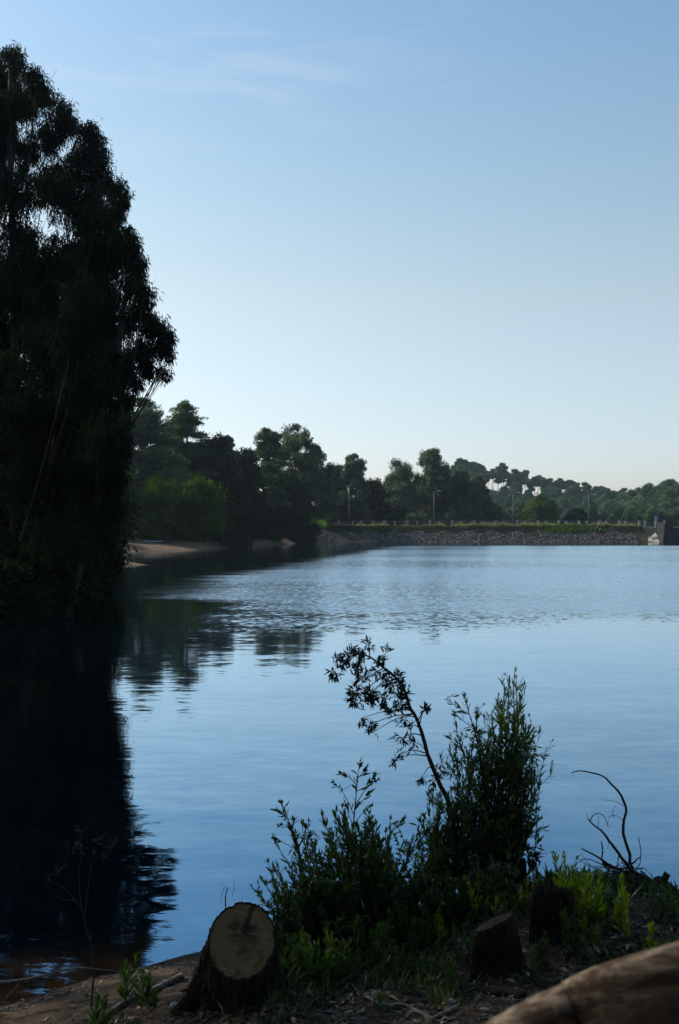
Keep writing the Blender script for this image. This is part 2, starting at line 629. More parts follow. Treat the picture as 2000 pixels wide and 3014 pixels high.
def water_material():
    m, T, out = new_mat('lake_water')
    g = T.n('ShaderNodeNewGeometry')
    pos = g.outputs['Position']
    sp = T.n('ShaderNodeSeparateXYZ')
    T.l(pos, sp.inputs[0])
    Y = sp.outputs['Y']
    # where the breeze touches the water
    big = T.noise(T.scale(pos, 0.05, 0.11, 1), 1.0, 3, 0.55)
    edge = T.math('ADD', Y, T.math('MULTIPLY', T.math('SUBTRACT', big, 0.5), 22))
    ruf = T.math('MULTIPLY', T.maprange(edge, 29.5, 41.0), T.maprange(Y, 170, 182, 1, 0))
    patch = T.maprange(T.noise(T.scale(pos, 0.022, 0.05, 1, (3, 1, 0)), 1.0, 3, 0.6), 0.36, 0.62, 0.72, 1.0)
    gb = T.math('MULTIPLY', T.math('MAXIMUM', T.math('SUBTRACT', Y, 62), 0), 0.15)
    gb = T.math('ADD', gb, T.maprange(Y, 40, 52, -4.5, -9.0))
    gb = T.math('ADD', gb, T.math('MULTIPLY', T.math('SUBTRACT', T.noise(T.scale(pos, 0.10, 0.35, 1, (8, 2, 0)), 1.0, 3, 0.6), 0.5), 9.0))
    sheltered = T.maprange(T.math('SUBTRACT', sp.outputs['X'], gb), -1.5, 3.5)
    ruf = T.math('MULTIPLY', T.math('MULTIPLY', ruf, patch), T.math('ADD', T.math('MULTIPLY', sheltered, 0.96), 0.04))
    nearrip = T.maprange(Y, 6, 24, 1.5, 0.7)
    calm = T.math('MULTIPLY', nearrip, 0.020)
    amp = T.math('ADD', T.math('MULTIPLY', ruf, 0.03), calm)
    vm = T.n('ShaderNodeVectorMath', operation='SUBTRACT')
    a = T.noise(T.scale(pos, 1.5, 4.2, 1), 1.0, 2.0, 0.55, 0.4, out=1)
    b = T.noise(T.scale(pos, 5.0, 15.0, 1), 1.0, 2.0, 0.55, 0.2, out=1)
    c = T.noise(T.scale(pos, 0.22, 0.9, 1, (5, 0, 0)), 1.0, 1.0, 0.5, 0.3, out=1)
    ab = T.mix(0.42, a, b)
    ab = T.mix(0.25, ab, c)
    T.l(ab, vm.inputs[0])
    vm.inputs[1].default_value = (0.5, 0.5, 0.5)
    s1 = T.n('ShaderNodeSeparateXYZ')
    T.l(vm.outputs[0], s1.inputs[0])
    rn = T.noise(T.scale(pos, 4.6, 3.2, 1), 1.0, 4.0, 0.62, 0.1, out=1)
    vm2 = T.n('ShaderNodeVectorMath', operation='SUBTRACT')
    T.l(rn, vm2.inputs[0])
    vm2.inputs[1].default_value = (0.5, 0.5, 0.5)
    s2 = T.n('ShaderNodeSeparateXYZ')
    T.l(vm2.outputs[0], s2.inputs[0])
    nx = T.math('ADD', T.math('MULTIPLY', T.math('MULTIPLY', s1.outputs[0], amp), 2.2), T.math('MULTIPLY', T.math('MULTIPLY', s2.outputs[0], ruf), 0.35))
    ny = T.math('ADD', T.math('MULTIPLY', T.math('MULTIPLY', s1.outputs[1], amp), 5.0), T.math('MULTIPLY', T.math('MULTIPLY', T.math('MULTIPLY', s2.outputs[1], ruf), T.maprange(Y, 38, 110, 0.9, 1.15)), 0.66))
    cb = T.n('ShaderNodeCombineXYZ')
    T.l(nx, cb.inputs[0])
    T.l(ny, cb.inputs[1])
    cb.inputs[2].default_value = 1.0
    nm = T.n('ShaderNodeVectorMath', operation='NORMALIZE')
    T.l(cb.outputs[0], nm.inputs[0])
    lw = T.n('ShaderNodeLayerWeight')
    lw.inputs['Blend'].default_value = 0.5
    T.l(nm.outputs[0], lw.inputs['Normal'])
    fac = T.math('MAXIMUM', T.math('POWER', lw.outputs['Facing'], 2.0), 0.04)
    gl = T.n('ShaderNodeBsdfGlossy')
    calm_r = T.maprange(Y, 13, 27, 0.03, 0.045)
    T.l(T.math('ADD', T.math('MULTIPLY', ruf, 0.16), calm_r), gl.inputs['Roughness'])
    T.l(nm.outputs[0], gl.inputs['Normal'])
    T.l(T.mix(T.maprange(lw.outputs['Facing'], 0.66, 0.97, smooth=False), (0.36, 0.68, 1.0), (0.80, 0.91, 1.0)), gl.inputs['Color'])
    shallow = T.maprange(T.math('ADD', Y, T.math('MULTIPLY', sp.outputs['X'], -0.62)), 8.4, 9.6, 1, 0)
    df = T.n('ShaderNodeBsdfDiffuse')
    T.l(T.mix(shallow, (0.001, 0.0035, 0.0075), (0.030, 0.017, 0.007)), df.inputs[0])
    mx = T.n('ShaderNodeMixShader')
    T.l(fac, mx.inputs[0])
    T.l(df.outputs[0], mx.inputs[1])
    T.l(gl.outputs[0], mx.inputs[2])
    T.l(mx.outputs[0], out.inputs[0])
    return m


M['earth'] = ground_material()
M['water'] = water_material()
make_ground(M['earth'])
mb = MB()
mb.add([(-40, 5.0, 0), (135, -4, 0), (135, 222, 0), (-40, 222, 0)], [(0, 1, 2, 3)])
tag(mb.build('water', M['water']), kind='structure')

# ------------------------------------------------------------------ trees
GAPS = [(100, 560, 10, 16), (180, 480, 10, 10), (245, 300, 8, 8), (320, 700, 10, 14), (60, 760, 8, 8), (250, 760, 8, 10), (130, 840, 8, 8), (372, 700, 9, 12), (866, 1274, 17, 11), (900, 1328, 20, 9), (830, 1300, 12, 8), (1076, 1392, 12, 14), (1262, 1368, 14, 11), (1296, 1402, 14, 7), (1240, 1385, 10, 8), (1162, 1374, 9, 5), (1050, 1352, 9, 7), (585, 1225, 8, 6), (560, 1250, 9, 5), (770, 1298, 10, 6), (745, 1310, 8, 8), (1385, 1410, 10, 6), (530, 1235, 6, 9), (150, 640, 60, 38), (70, 380, 26, 40), (35, 470, 22, 30), (60, 240, 22, 26), (290, 665, 26, 16), (350, 860, 13, 60), (352, 990, 14, 70), (270, 850, 18, 10), (200, 700, 24, 14), (120, 420, 12, 24), (20, 640, 20, 14), (235, 560, 14, 10), (215, 405, 12, 16), (150, 330, 14, 12), (310, 590, 12, 20)]


EDGE_Y = [110, 125, 190, 260, 275, 300, 335, 350, 400, 440, 500, 515, 540, 620, 650, 690, 760, 830, 860, 930, 950, 1030, 1060, 1110, 1130, 1170, 1200, 1400, 1700]
EDGE_X = [50, 90, 152, 162, 202, 229, 236, 300, 334, 347, 362, 389, 406, 400, 382, 416, 444, 452, 470, 486, 524, 532, 525, 522, 470, 412, 405, 392, 392]


def leaf_cloud(mb, blobs, kind, leaf, rng, dens=1.0, sub=0.42, org=None, tall_=False):
    """blobs: rows (x,y,z,rx,ry,rz). Every blob is filled with sub-clusters, every sub-cluster with leaves."""
    for (x, y, z, rx, ry, rz) in blobs:
        rm = (rx * ry * rz) ** (1 / 3)
        cs = sub * (0.6 + 0.4 * min(1, rm / 1.5))
        nsub = max(5, int(dens * 5.5 * (rm / cs) ** 2))
        q = unit(rng.normal(0, 1, (nsub, 3))) * (rng.random((nsub, 1)) ** 0.42) * (1 + np.clip(rng.normal(0, 0.16, (nsub, 1)), -0.2, 0.38))
        if kind == 'pine':
            q[:, 2] = np.abs(q[:, 2]) * 0.9 - 0.25
        c = np.array([x, y, z]) + q * np.array([rx, ry, rz])
        if org is not None:
            w_ = c + org
            qx = 1000 + w_[:, 0] / w_[:, 1] * FOC
            qy = HOR - (w_[:, 2] - EYE) / w_[:, 1] * FOC
            keep = np.ones(len(c), bool)
            if tall_:
                keep &= qx < np.interp(qy, EDGE_Y, EDGE_X) - 20
                keep &= qy > np.interp(qx, [0, 45, 75, 110, 150], [140, 132, 150, 205, 215])
            for (gx, gy, gr, gs) in GAPS:
                keep &= ~((((qx - gx) / (gr * 1.25)) ** 2 + ((qy - gy) / (gs * 1.25)) ** 2 < 1) & (rng.random(len(c)) < 0.78))
            c = c[keep]
            nsub = len(c)
            if nsub == 0:
                continue
        nl = 26 if kind != 'pine' else 30
        ct = np.clip(rng.normal(0.40, 0.24, nsub) + rng.normal(0, 0.22), 0, 1)
        r_ = rng.uniform(0.6, 1.25, nsub) * cs
        C = np.repeat(c, nl, 0)
        rr = np.repeat(r_, nl)[:, None]
        off = unit(rng.normal(0, 1, (len(C), 3))) * rng.random((len(C), 1)) ** 0.5
        if kind == 'euc':
            off[:, 2] *= 1.25
            C = C + off * rr
            D = rng.normal(0, 0.42, (len(C), 3)) + np.array([0, 0, -1.0]) + off * 0.3
        elif kind == 'pine':
            off[:, 2] *= 0.6
            D = off + np.array([0, 0, 0.45]) + rng.normal(0, 0.25, (len(C), 3))
            C = C + off * rr * 0.7
        else:
            C = C + off * rr
            D = rng.normal(0, 0.8, (len(C), 3)) + off
        T_ = np.clip(np.repeat(ct, nl) + rng.normal(0, 0.13, len(C)), 0, 1)
        L = leaf[0] * rng.uniform(0.6, 1.35, len(C))
        leaves4(mb, C, D, L, leaf[1] * rng.uniform(0.7, 1.3, len(C)), T_, rng)


def limbs(mb, base, top, r0, r1, ends, rng, lean=None, sides=7):
    """trunk from base to top, then limbs from the trunk to every crown centre"""
    base = np.array(base, float)
    top = np.array(top, float)
    H = top[2] - base[2]
    n = 9
    mids = [base]
    for t in (0.3, 0.55, 0.8):
        w = rng.normal(0, 0.02 * H, 3)
        w[2] = 0
        mids.append(base + (top - base) * t + w)
    mids.append(top)
    tr = spline(mids, n * 2)
    tube(mb, tr, np.linspace(r0, r1, len(tr)), sides, jitter=0.05, rng=rng)
    for e in ends:
        e = np.array(e[:3], float)
        zt = base[2] + np.clip((e[2] - base[2]) * rng.uniform(0.55, 0.85), 0.12 * H, H)
        i = int(np.clip(np.searchsorted(tr[:, 2], zt), 1, len(tr) - 1))
        s = tr[i]
        rad = (r0 + (r1 - r0) * i / len(tr)) * 0.30
        m = (s + e) / 2 + np.array([0, 0, -0.06 * np.linalg.norm(e - s)]) + rng.normal(0, 0.03, 3) * np.linalg.norm(e - s)
        lp = spline([s, m, e], 7)
        tube(mb, lp, np.linspace(rad, rad * 0.3, 7), 5)
        for k in range(3):
            a = lp[rng.integers(3, 6)]
            b = e + unit(rng.normal(0, 1, 3)) * min(0.8, np.linalg.norm(e - s) * 0.12)
            tube(mb, spline([a, (a + b) / 2 + rng.normal(0, .05, 3), b], 4), np.linspace(rad * 0.3, rad * 0.1, 4), 4)


def tree(name, kind, base, blobs, leaf, mats, label, cat, seed, r0=0.2, top=None, group=None, dens=1.0, sub=0.42):
    rng = np.random.default_rng(seed)
    base = np.array(base, float)
    t = empty(name, label, cat, tuple(base), group)
    bl = [(b[0] - base[0], b[1] - base[1], b[2] - base[2], *b[3:]) for b in blobs]
    c = MB()
    leaf_cloud(c, bl, kind, leaf, rng, dens, sub, base if group in ('tall eucalyptus trees on the bank', 'trees behind the far bank') else None,
               group == 'tall eucalyptus trees on the bank')
    c.build('crown', mats[0], t)
    w = MB()
    if top is None:
        hi = max(bl, key=lambda b: b[2])
        top = np.array([hi[0] * 0.7, hi[1] * 0.7, hi[2]])
    else:
        top = np.array(top) - base
    limbs(w, (0, 0, -0.3), top, r0, r0 * 0.28, bl, rng)
    w.build('trunk', mats[1], t, smooth=True)
    return t


def env_blobs(kind, x, y, z0, h, w, rng, low=0.3):
    """crown centres for a whole tree of height h and crown width w standing at x,y,z0"""
    out = []
    n = {'pine': 20, 'euc': 18, 'broad': 17}[kind]
    out.append((x + rng.normal(0, w * .05), y, z0 + h - w * 0.06, w * 0.09, w * 0.09, w * 0.07))
    off = rng.uniform(-0.12, 0.12) * w
    for i in range(n):
        f = (i + 0.5) / n
        u = low + (1 - low) * f
        if kind == 'pine':
            rad = w / 2 * (0.62 + 0.38 * math.sin(math.pi * min(1, f * 1.4))) * math.sqrt(max(0.06, 1 - f ** 3.2))
            s = w * rng.uniform(0.12, 0.24)
        elif kind == 'euc':
            rad = w / 2 * math.sqrt(max(0.06, 1 - (2 * f - 1.0) ** 2 * 0.9)) * rng.uniform(0.75, 1.05)
            s = w * rng.uniform(0.12, 0.24)
        else:
            rad = w / 2 * math.sqrt(max(0.06, 1 - f ** 2.2)) * rng.uniform(0.8, 1.0)
            s = w * rng.uniform(0.15, 0.26)
        a = i * 2.4 + rng.uniform(-0.6, 0.6)
        q = max(0, rad * 1.22 - s * 0.6) * rng.uniform(0.62, 1.0)
        vz = 0.72 if kind == 'pine' else 0.95
        out.append((x + off * u + q * math.cos(a), y + q * math.sin(a), z0 + h * u - s * vz * 0.8, s * 1.1, s * 1.1, s * vz))
        if i % 2 == 0:      # the inside of the crown
            out.append((x + off * u + q * 0.35 * math.cos(a + 2), y + q * 0.35 * math.sin(a + 2), z0 + h * u - s, s * 0.9, s * 0.9, s * 0.8))
    return out


# -- the tall eucalypts on the left bank: crown centres (px, py, radius px, depth)
def tall(name_label, base_px, depth, spots, seed, r0, top_px, extra=()):
    bs = []
    rng = np.random.default_rng(seed)
    for (px, py, r, dd) in spots:
        if px > np.interp(py, EDGE_Y, EDGE_X) - 16:
            continue
        d = depth + dd
        p = P(px, py, d)
        rr = r / FOC * d
        bs.append((p[0], p[1], p[2], rr, rr * 1.1, rr * 1.05))
    bx = PX(base_px, depth)
    t_ = P(top_px[0], top_px[1], depth)
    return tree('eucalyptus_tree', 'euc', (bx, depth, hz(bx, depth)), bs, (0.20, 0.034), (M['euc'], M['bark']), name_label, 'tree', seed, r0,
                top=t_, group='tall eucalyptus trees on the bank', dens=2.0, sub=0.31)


rt = np.random.default_rng(77)


def column(x0, x1, y0, y1, r, n, rng, ds=3.0):
    return [(rng.uniform(x0, x1), y0 + (y1 - y0) * (i + .5) / n, r * rng.uniform(.75, 1.2), rng.uniform(-ds, ds)) for i in range(n)]


tall('tallest eucalyptus of the dark clump, its wispy top reaching highest into the sky', 40, 41,
     [(35, 165, 42, 0), (10, 250, 50, 1), (110, 225, 40, -1), (55, 300, 55, 0), (125, 285, 32, 1), (0, 400, 80, 0), (90, 430, 65, 1), (30, 560, 85, -1),
      (130, 560, 60, 1), (60, 700, 60, 0), (-60, 300, 70, 0), (-80, 500, 90, 0)] + column(-60, 150, 760, 1560, 88, 17, rt), 11, 0.22, (30, 200))
tall('eucalyptus with a rounded top just right of the tallest one', 110, 40,
     [(170, 330, 42, 0), (205, 370, 30, 1), (150, 400, 50, 0), (265, 395, 38, 0), (290, 450, 40, 0), (240, 480, 55, -1), (180, 520, 60, 1), (300, 520, 38, 0),
      (255, 590, 60, 0), (340, 560, 34, 0), (360, 590, 26, 1), (350, 625, 24, 0), (200, 640, 50, 0), (300, 660, 45, -1)] + column(110, 310, 740, 1600, 84, 18, rt), 12, 0.18, (280, 470))
tall('eucalyptus whose drooping branches reach farthest out over the water', 190, 37,
     [(370, 690, 36, 0), (395, 740, 42, 0), (340, 740, 45, 1), (410, 800, 36, 0), (375, 850, 48, 0), (425, 870, 32, -1), (410, 930, 42, 0), (455, 960, 36, 0),
      (485, 985, 32, 0), (490, 1030, 25, 0), (440, 1030, 36, 0), (400, 1050, 42, 0), (430, 1090, 22, 0), (488, 1098, 14, 0), (470, 1090, 12, 0), (350, 960, 50, 1), (350, 1080, 45, 0),
      (400, 1130, 24, 0), (385, 1170, 22, 0), (345, 1200, 50, 1), (360, 1300, 45, 0), (330, 1390, 55, 0), (300, 1120, 55, 0)] + column(220, 335, 1150, 1560, 72, 10, rt), 13, 0.18, (400, 760))
tall('eucalyptus with bare pale stems leaning to the right inside the dark clump', 95, 38.5,
     column(150, 330, 560, 900, 62, 9, rt, 1.5) + column(60, 320, 900, 1600, 84, 17, rt, 3) + [(210, 760, 70, 0), (120, 860, 70, 0)], 14, 0.2, (250, 700))
tall('eucalyptus at the very left edge behind the other tall ones', -60, 44,
     column(-200, 40, 250, 1560, 115, 26, rt, 3), 15, 0.24, (-60, 260))

# leaning bare stems that catch a little light
for (k, (a, b, c_, d_)) in enumerate((((62, 1500), (150, 1280), (190, 1120), (205, 1050)), ((92, 1510), (158, 1340), (214, 1160), (232, 1048)), ((120, 1500), (185, 1350), (225, 1230), (250, 1140)))):
    w = MB()
    dd = 36.0 + k * 0.3
    pts = [P(*q, dd) for q in (a, b, c_, d_)]
    pts[0][2] -= 1.0
    tube(w, spline(pts, 14), np.linspace(0.034, 0.010, 14), 6)
    o = w.build('leaning_stem', M['bark'], smooth=True)
    tag(o, ['thin pale leaning stem, leftmost of three in front of the dark eucalyptus clump',
            'long pale leaning stem, middle one of three in the dark eucalyptus clump',
            'short pale leaning stem, rightmost of three in the dark eucalyptus clump'][k], 'tree stem', 'leaning stems in the eucalyptus clump')

# -- dark undergrowth on the near left bank
def shrub_blob(label, px, py, wpx, hpx, d, seed, mat='shade', name='bank_shrub', group='shrubs along the left bank', leaf=(0.13, 0.06), dens=1.0, sub=0.35, kind='broad', ntop=9):
    rng = np.random.default_rng(seed)
    x = PX(px, d)
    z0 = hz(x, d)
    zt = EYE + (HOR - py) / FOC * d
    h = max(0.6, zt - z0)
    w = wpx / FOC * d
    bs = []
    for i in range(ntop):
        f = rng.random()
        a = rng.uniform(0, 6.28)
        s = min(w, h * 1.3) * rng.uniform(0.2, 0.3)
        q = (w / 2 - s * 0.7) * rng.uniform(0.3, 1.0)
        bs.append((x + q * math.cos(a), d + q * math.sin(a) * 0.7, z0 + (h - s) * (0.15 + 0.75 * f), s, s, s * 0.8))
    s = min(w, h) * 0.28
    bs.append((x, d, zt - s, s, s, s))
    return tree(name, kind, (x, d, z0), bs, leaf, (M[mat], M['bark']), label, 'shrub' if name.endswith('shrub') else 'tree', seed, 0.05 + 0.008 * h, group=group, dens=dens, sub=sub)


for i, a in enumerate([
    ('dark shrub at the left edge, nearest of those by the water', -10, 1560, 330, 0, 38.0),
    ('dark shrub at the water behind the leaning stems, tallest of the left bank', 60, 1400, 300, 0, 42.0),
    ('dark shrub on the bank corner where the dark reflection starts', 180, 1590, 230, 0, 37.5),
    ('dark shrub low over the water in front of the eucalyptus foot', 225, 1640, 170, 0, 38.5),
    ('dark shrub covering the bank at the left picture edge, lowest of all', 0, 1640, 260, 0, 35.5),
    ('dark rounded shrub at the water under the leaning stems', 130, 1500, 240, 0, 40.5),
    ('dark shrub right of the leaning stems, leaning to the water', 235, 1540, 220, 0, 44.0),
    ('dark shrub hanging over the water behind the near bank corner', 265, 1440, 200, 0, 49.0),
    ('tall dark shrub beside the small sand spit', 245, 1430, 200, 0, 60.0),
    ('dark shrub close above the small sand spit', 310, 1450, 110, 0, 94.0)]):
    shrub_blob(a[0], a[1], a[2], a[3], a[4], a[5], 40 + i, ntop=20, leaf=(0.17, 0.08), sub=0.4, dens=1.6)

# -- broadleaf and pine trees round the beach
def mid(kind, px, top, wpx, d, seed, label, mat, leaf, low=0.3, name='tree', dens=0.9, sub=None, r0=0.22, group='trees behind the far bank', bark='bark'):
    rng = np.random.default_rng(seed)
    x = PX(px, d)
    z0 = hz(x, d)
    h = EYE + (HOR - top) / FOC * d - z0
    w = wpx / FOC * d
    bs = env_blobs(kind, x, d, z0, h, w, rng, low)
    return tree(name, kind, (x, d, z0), bs, leaf, (M[mat], M[bark]), label, 'tree', seed, r0, top=(x, d, z0 + h * 0.93), group=group, dens=dens, sub=sub or w * 0.065)


PN, EU, BR = (0.42, 0.13), (0.48, 0.15), (0.40, 0.20)
MID = [
    ('pine', 425, 1168, 230, 165, 'tall pine rising just right of the dark eucalyptus clump', 'pine', PN, .15),
    ('pine', 552, 1183, 185, 172, 'tall open pine standing alone against the sky behind the beach', 'pine', PN, .3),
    ('broad', 455, 1315, 170, 184, 'dark broad tree filling the gap under the tall pines', 'shade', BR, .05),
    ('pine', 385, 1235, 130, 162, 'pine half hidden behind the right edge of the eucalyptus clump', 'pine', PN, .1),
    ('broad', 400, 1330, 140, 168, 'dark tree behind the sunlit shrubs at the left end of the beach', 'shade', BR, .05),
    ('pine', 485, 1262, 170, 178, 'shorter pine filling the gap between the two tall pines', 'pine', PN, .2),
    ('broad', 640, 1285, 190, 174, 'dark rounded tree right of the tall open pine', 'shade', BR, .1),
    ('pine', 668, 1285, 80, 190, 'small pointed pine peeping over the dark rounded tree', 'pine', PN, .2),
    ('broad', 705, 1325, 190, 184, 'dark spreading tree in the dip of the skyline', 'shade', BR, .1),
    ('pine', 778, 1262, 150, 192, 'flat topped pine with bare branches left of the arching eucalyptus', 'pine', PN, .35),
    ('euc', 868, 1250, 150, 208, 'eucalyptus with a high arching top over a gap of sky', 'euc_far', EU, .35),
    ('euc', 935, 1315, 130, 226, 'eucalyptus sloping down from the arching one', 'euc_far', EU, .2),
    ('broad', 830, 1400, 180, 204, 'broad brownish tree under the arching eucalyptus', 'shade', BR, .05),
    ('broad', 990, 1372, 110, 242, 'low dark tree right of the arching eucalyptus', 'euc_far', EU, .1),
    ('euc', 1052, 1335, 90, 238, 'slender eucalyptus with a thin curved top left of the first lamp', 'euc_far', EU, .3),
    ('broad', 1100, 1415, 120, 246, 'dark bushy tree between the slender eucalyptus and the round one', 'shade', BR, .05),
    ('euc', 1172, 1350, 150, 246, 'round headed eucalyptus between the first two lamps', 'euc_far', EU, .15),
    ('euc', 1282, 1320, 115, 252, 'tallest eucalyptus behind the dam with light gaps in its crown', 'euc_far', EU, .35),
    ('broad', 1235, 1420, 150, 260, 'dark tree at the foot of the tallest eucalyptus behind the dam', 'euc_far', EU, .05),
    ('broad', 1330, 1420, 110, 262, 'bushy eucalyptus right of the second lamp', 'euc_far', EU, .1),
    ('euc', 1372, 1385, 105, 250, 'eucalyptus with white forked stems near the fence', 'euc_far', EU, .25),
    ('euc', 1412, 1400, 75, 256, 'dark eucalyptus at the right end of the tree row', 'euc_far', EU, .1),
    ('broad', 1455, 1480, 110, 258, 'low feathery tree where the tree row runs down to the right', 'euc_far', EU, .02),
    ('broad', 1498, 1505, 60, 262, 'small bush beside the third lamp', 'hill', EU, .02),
    ('broad', 1590, 1464, 125, 262, 'round green tree standing alone behind the dam fence', 'broad', BR, .05),
    ('broad', 1550, 1495, 90, 268, 'lower green tree touching the left of the round one', 'shade', BR, .02),
    ('broad', 1693, 1500, 80, 262, 'small dark round tree behind the dam fence', 'shade', BR, .05),
]
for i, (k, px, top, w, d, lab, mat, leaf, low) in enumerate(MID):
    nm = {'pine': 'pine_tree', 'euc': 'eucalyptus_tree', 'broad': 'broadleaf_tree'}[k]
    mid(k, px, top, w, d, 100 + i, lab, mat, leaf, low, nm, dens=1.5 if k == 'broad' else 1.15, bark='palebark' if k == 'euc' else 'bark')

for i, a in enumerate([
    ('bright green willow like shrub catching sun above the beach', 585, 1392, 170, 156, 'willow'),
    ('green sunlit shrub left of the brightest one above the beach', 470, 1400, 150, 155, 'willow'),
    ('olive green shrub low above the left end of the beach', 430, 1490, 120, 154, 'willow'),
    ('sunlit leafy shrub at the right foot of the eucalyptus clump', 350, 1375, 110, 155, 'willow'),
    ('dark green shrub at the back of the beach', 520, 1480, 190, 160, 'shade'),
    ('dark shrub at the left end of the beach', 350, 1490, 130, 155, 'shade'),
    ('dark shrub over the right half of the beach', 620, 1470, 180, 165, 'shade'),
    ('dark shrub at the right tip of the beach, its leaves touching the water', 676, 1485, 130, 161, 'shade'),
    ('dark shrub hiding the bank between the flat topped pine and the bright bush', 806, 1520, 110, 190, 'shade'),
    ('dark shrub at the water right of the beach', 715, 1450, 160, 178, 'shade'),
    ('dark shrub at the water below the flat topped pine', 790, 1480, 120, 188, 'shade'),
    ('dark shrub at the water just left of the bright green one', 826, 1500, 90, 203, 'shade'),
    ('grey green bush behind the start of the dam fence', 965, 1490, 110, 240, 'euc_far'),
    ('olive bush at the foot of the first lamp', 1060, 1475, 100, 240, 'euc_far'),
    ('olive bush left of the second lamp', 1245, 1505, 110, 236, 'euc_far'),
    ('dark bush behind the fence between the first two lamps', 1150, 1490, 130, 240, 'shade'),
    ('leafy bush behind the fence right of the second lamp', 1330, 1500, 100, 238, 'euc_far')]):
    shrub_blob(a[0], a[1], a[2], a[3], 0, a[4], 140 + i, mat=a[5], leaf=(0.34, 0.19), sub=0.75, ntop=15, group='shrubs along the far bank')
shrub_blob('bright green bush glowing in the sun at the left end of the dam', 902, 1512, 96, 0, 211, 170, mat='bright', leaf=(0.32, 0.2), sub=0.5, ntop=12, group='shrubs along the far bank')
shrub_blob('narrow rusty orange bush left of the white sign', 872, 1494, 14, 0, 216, 171, mat='rust', leaf=(0.25, 0.12), sub=0.3, ntop=5, group='rusty bushes by the white sign')
shrub_blob('small rusty orange bush right of the white sign', 913, 1503, 20, 0, 217, 172, mat='rust', leaf=(0.25, 0.12), sub=0.3, ntop=5, group='rusty bushes by the white sign')

for i, (x, y, h) in enumerate(((-40, 158, 18), (-39, 146, 10), (-46, 166, 20), (-25, 99, 13), (-50, 150, 17))):
    rng = np.random.default_rng(180 + i)
    z0 = hz(x, y)
    tree('broadleaf_tree', 'broad', (x, y, z0), env_blobs('broad', x, y, z0, h, 11, rng, .1), BR, (M['shade'], M['bark']), 'broadleaf tree hidden behind the eucalyptus clump, shading the beach', 'tree', 180 + i, 0.2,
         top=(x, y, z0 + h * .9), group='trees shading the beach', dens=1.0, sub=0.8)

# -- woods on the hills: a few kinds, copied
def copy_tree(src, loc, rz, s):
    r_ = src.copy()
    COL.objects.link(r_)
    r_.location = loc
    r_.rotation_euler = (0, 0, rz)
    r_.scale = (s, s, s * 1.0)
    for ch in list(src.children):
        c = ch.copy()
        COL.objects.link(c)
        c.parent = r_
    return r_


def proto(kind, h, w, low, seed, label, name, group, leaf):
    rng = np.random.default_rng(seed)
    bs = env_blobs(kind if kind != 'umbrella' else 'pine', 0, 0, 0, h, w, rng, low)
    if kind == 'umbrella':
        bs = []
        for i in range(9):
            a = rng.uniform(0, 6.28)
            q = w / 2 * rng.uniform(0, .72)
            s = w * rng.uniform(.15, .25)
            bs.append((q * math.cos(a), q * math.sin(a), h * rng.uniform(low, .95), s, s, s * 0.75))
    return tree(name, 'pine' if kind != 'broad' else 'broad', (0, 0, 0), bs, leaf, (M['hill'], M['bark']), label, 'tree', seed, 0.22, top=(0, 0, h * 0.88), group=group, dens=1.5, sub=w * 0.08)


rh = np.random.default_rng(9)
GR = 'umbrella pines along the far ridge'
um = [proto('umbrella', (13, 15, 14, 12)[i], (7.5, 8, 9.5, 6)[i], (.62, .5, .66, .45)[i], 200 + i, 'far umbrella pine on a bare trunk along the ridge line', 'ridge_pine', GR, (1.0, 0.4)) for i in range(4)]
GS = 'trees covering the slope of the far hill'
sl = [proto('broad', 9, 8, .1, 210 + i, 'hazy tree in the wood on the far hillside below the ridge', 'hillside_tree', GS, (0.8, 0.38)) for i in range(2)] + \
     [proto('pine', 12, 6.5, .25, 213, 'hazy tree in the wood on the far hillside below the ridge', 'hillside_tree', GS, (1.0, 0.4))]
GT = 'trees covering the hill on the right'
rgt = [proto('broad', 9, 7.5, .05, 220 + i, 'grey green tree in the wood on the nearer right hand hill', 'hill_tree', GT, (0.5, 0.24)) for i in range(3)]


def scatter(protos, spots):
    for i, (x, y, s) in enumerate(spots):
        loc = (x, y, hz(x, y) - 0.2)
        k = i % len(protos)
        if i < len(protos):
            protos[k].location = loc
            protos[k].scale = (s, s, s)
        else:
            copy_tree(protos[k], loc, rh.uniform(0, 6.28), s)


spots = []
for px in np.arange(1340, 1840, 9):
    d = rh.uniform(594, 606)
    x = PX(px + rh.uniform(-4, 4), d)
    spots.append((x, d, rh.uniform(0.68, 1.05) * (1.0 if px < 1700 else 0.85)))
    if px < 1700 and rh.random() < 0.3:
        spots.append((PX(px, d + 14), d + 14, rh.uniform(0.8, 1.0)))
scatter(um, spots)
spots = []
for row, d in enumerate(np.linspace(592, 440, 11)):
    for px in np.arange(1330 + (row % 2) * 12, 1900, 19 + row * 1.8):
        if (d > 530 and 1415 < px < 1610 and rh.random() < 0.72) or (px > 1400 and d > 572):
            continue
        dd = d + rh.uniform(-8, 8)
        spots.append((PX(px + rh.uniform(-9, 9), dd), dd, rh.uniform(0.5, 0.9)))
scatter(sl, spots)
spots = []
for row, d in enumerate(np.linspace(402, 285, 10)):
    lo = 1800 + row * -10
    for px in np.arange(lo, 2070, 20 + row * 1.6):
        dd = d + rh.uniform(-7, 7)
        spots.append((PX(px + rh.uniform(-9, 9), dd), dd, rh.uniform(0.6, 0.98) * (0.65 if row > 6 else 1)))
scatter(rgt, spots)
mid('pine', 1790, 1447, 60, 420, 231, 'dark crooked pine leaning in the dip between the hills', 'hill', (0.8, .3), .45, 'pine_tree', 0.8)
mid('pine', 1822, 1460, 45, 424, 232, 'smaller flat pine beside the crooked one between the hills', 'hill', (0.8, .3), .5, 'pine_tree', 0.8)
mid('broad', 1985, 1425, 60, 398, 233, 'tallest tree on the right hand hill at the picture edge', 'hill', (0.7, .35), .1, 'broadleaf_tree', 0.8)
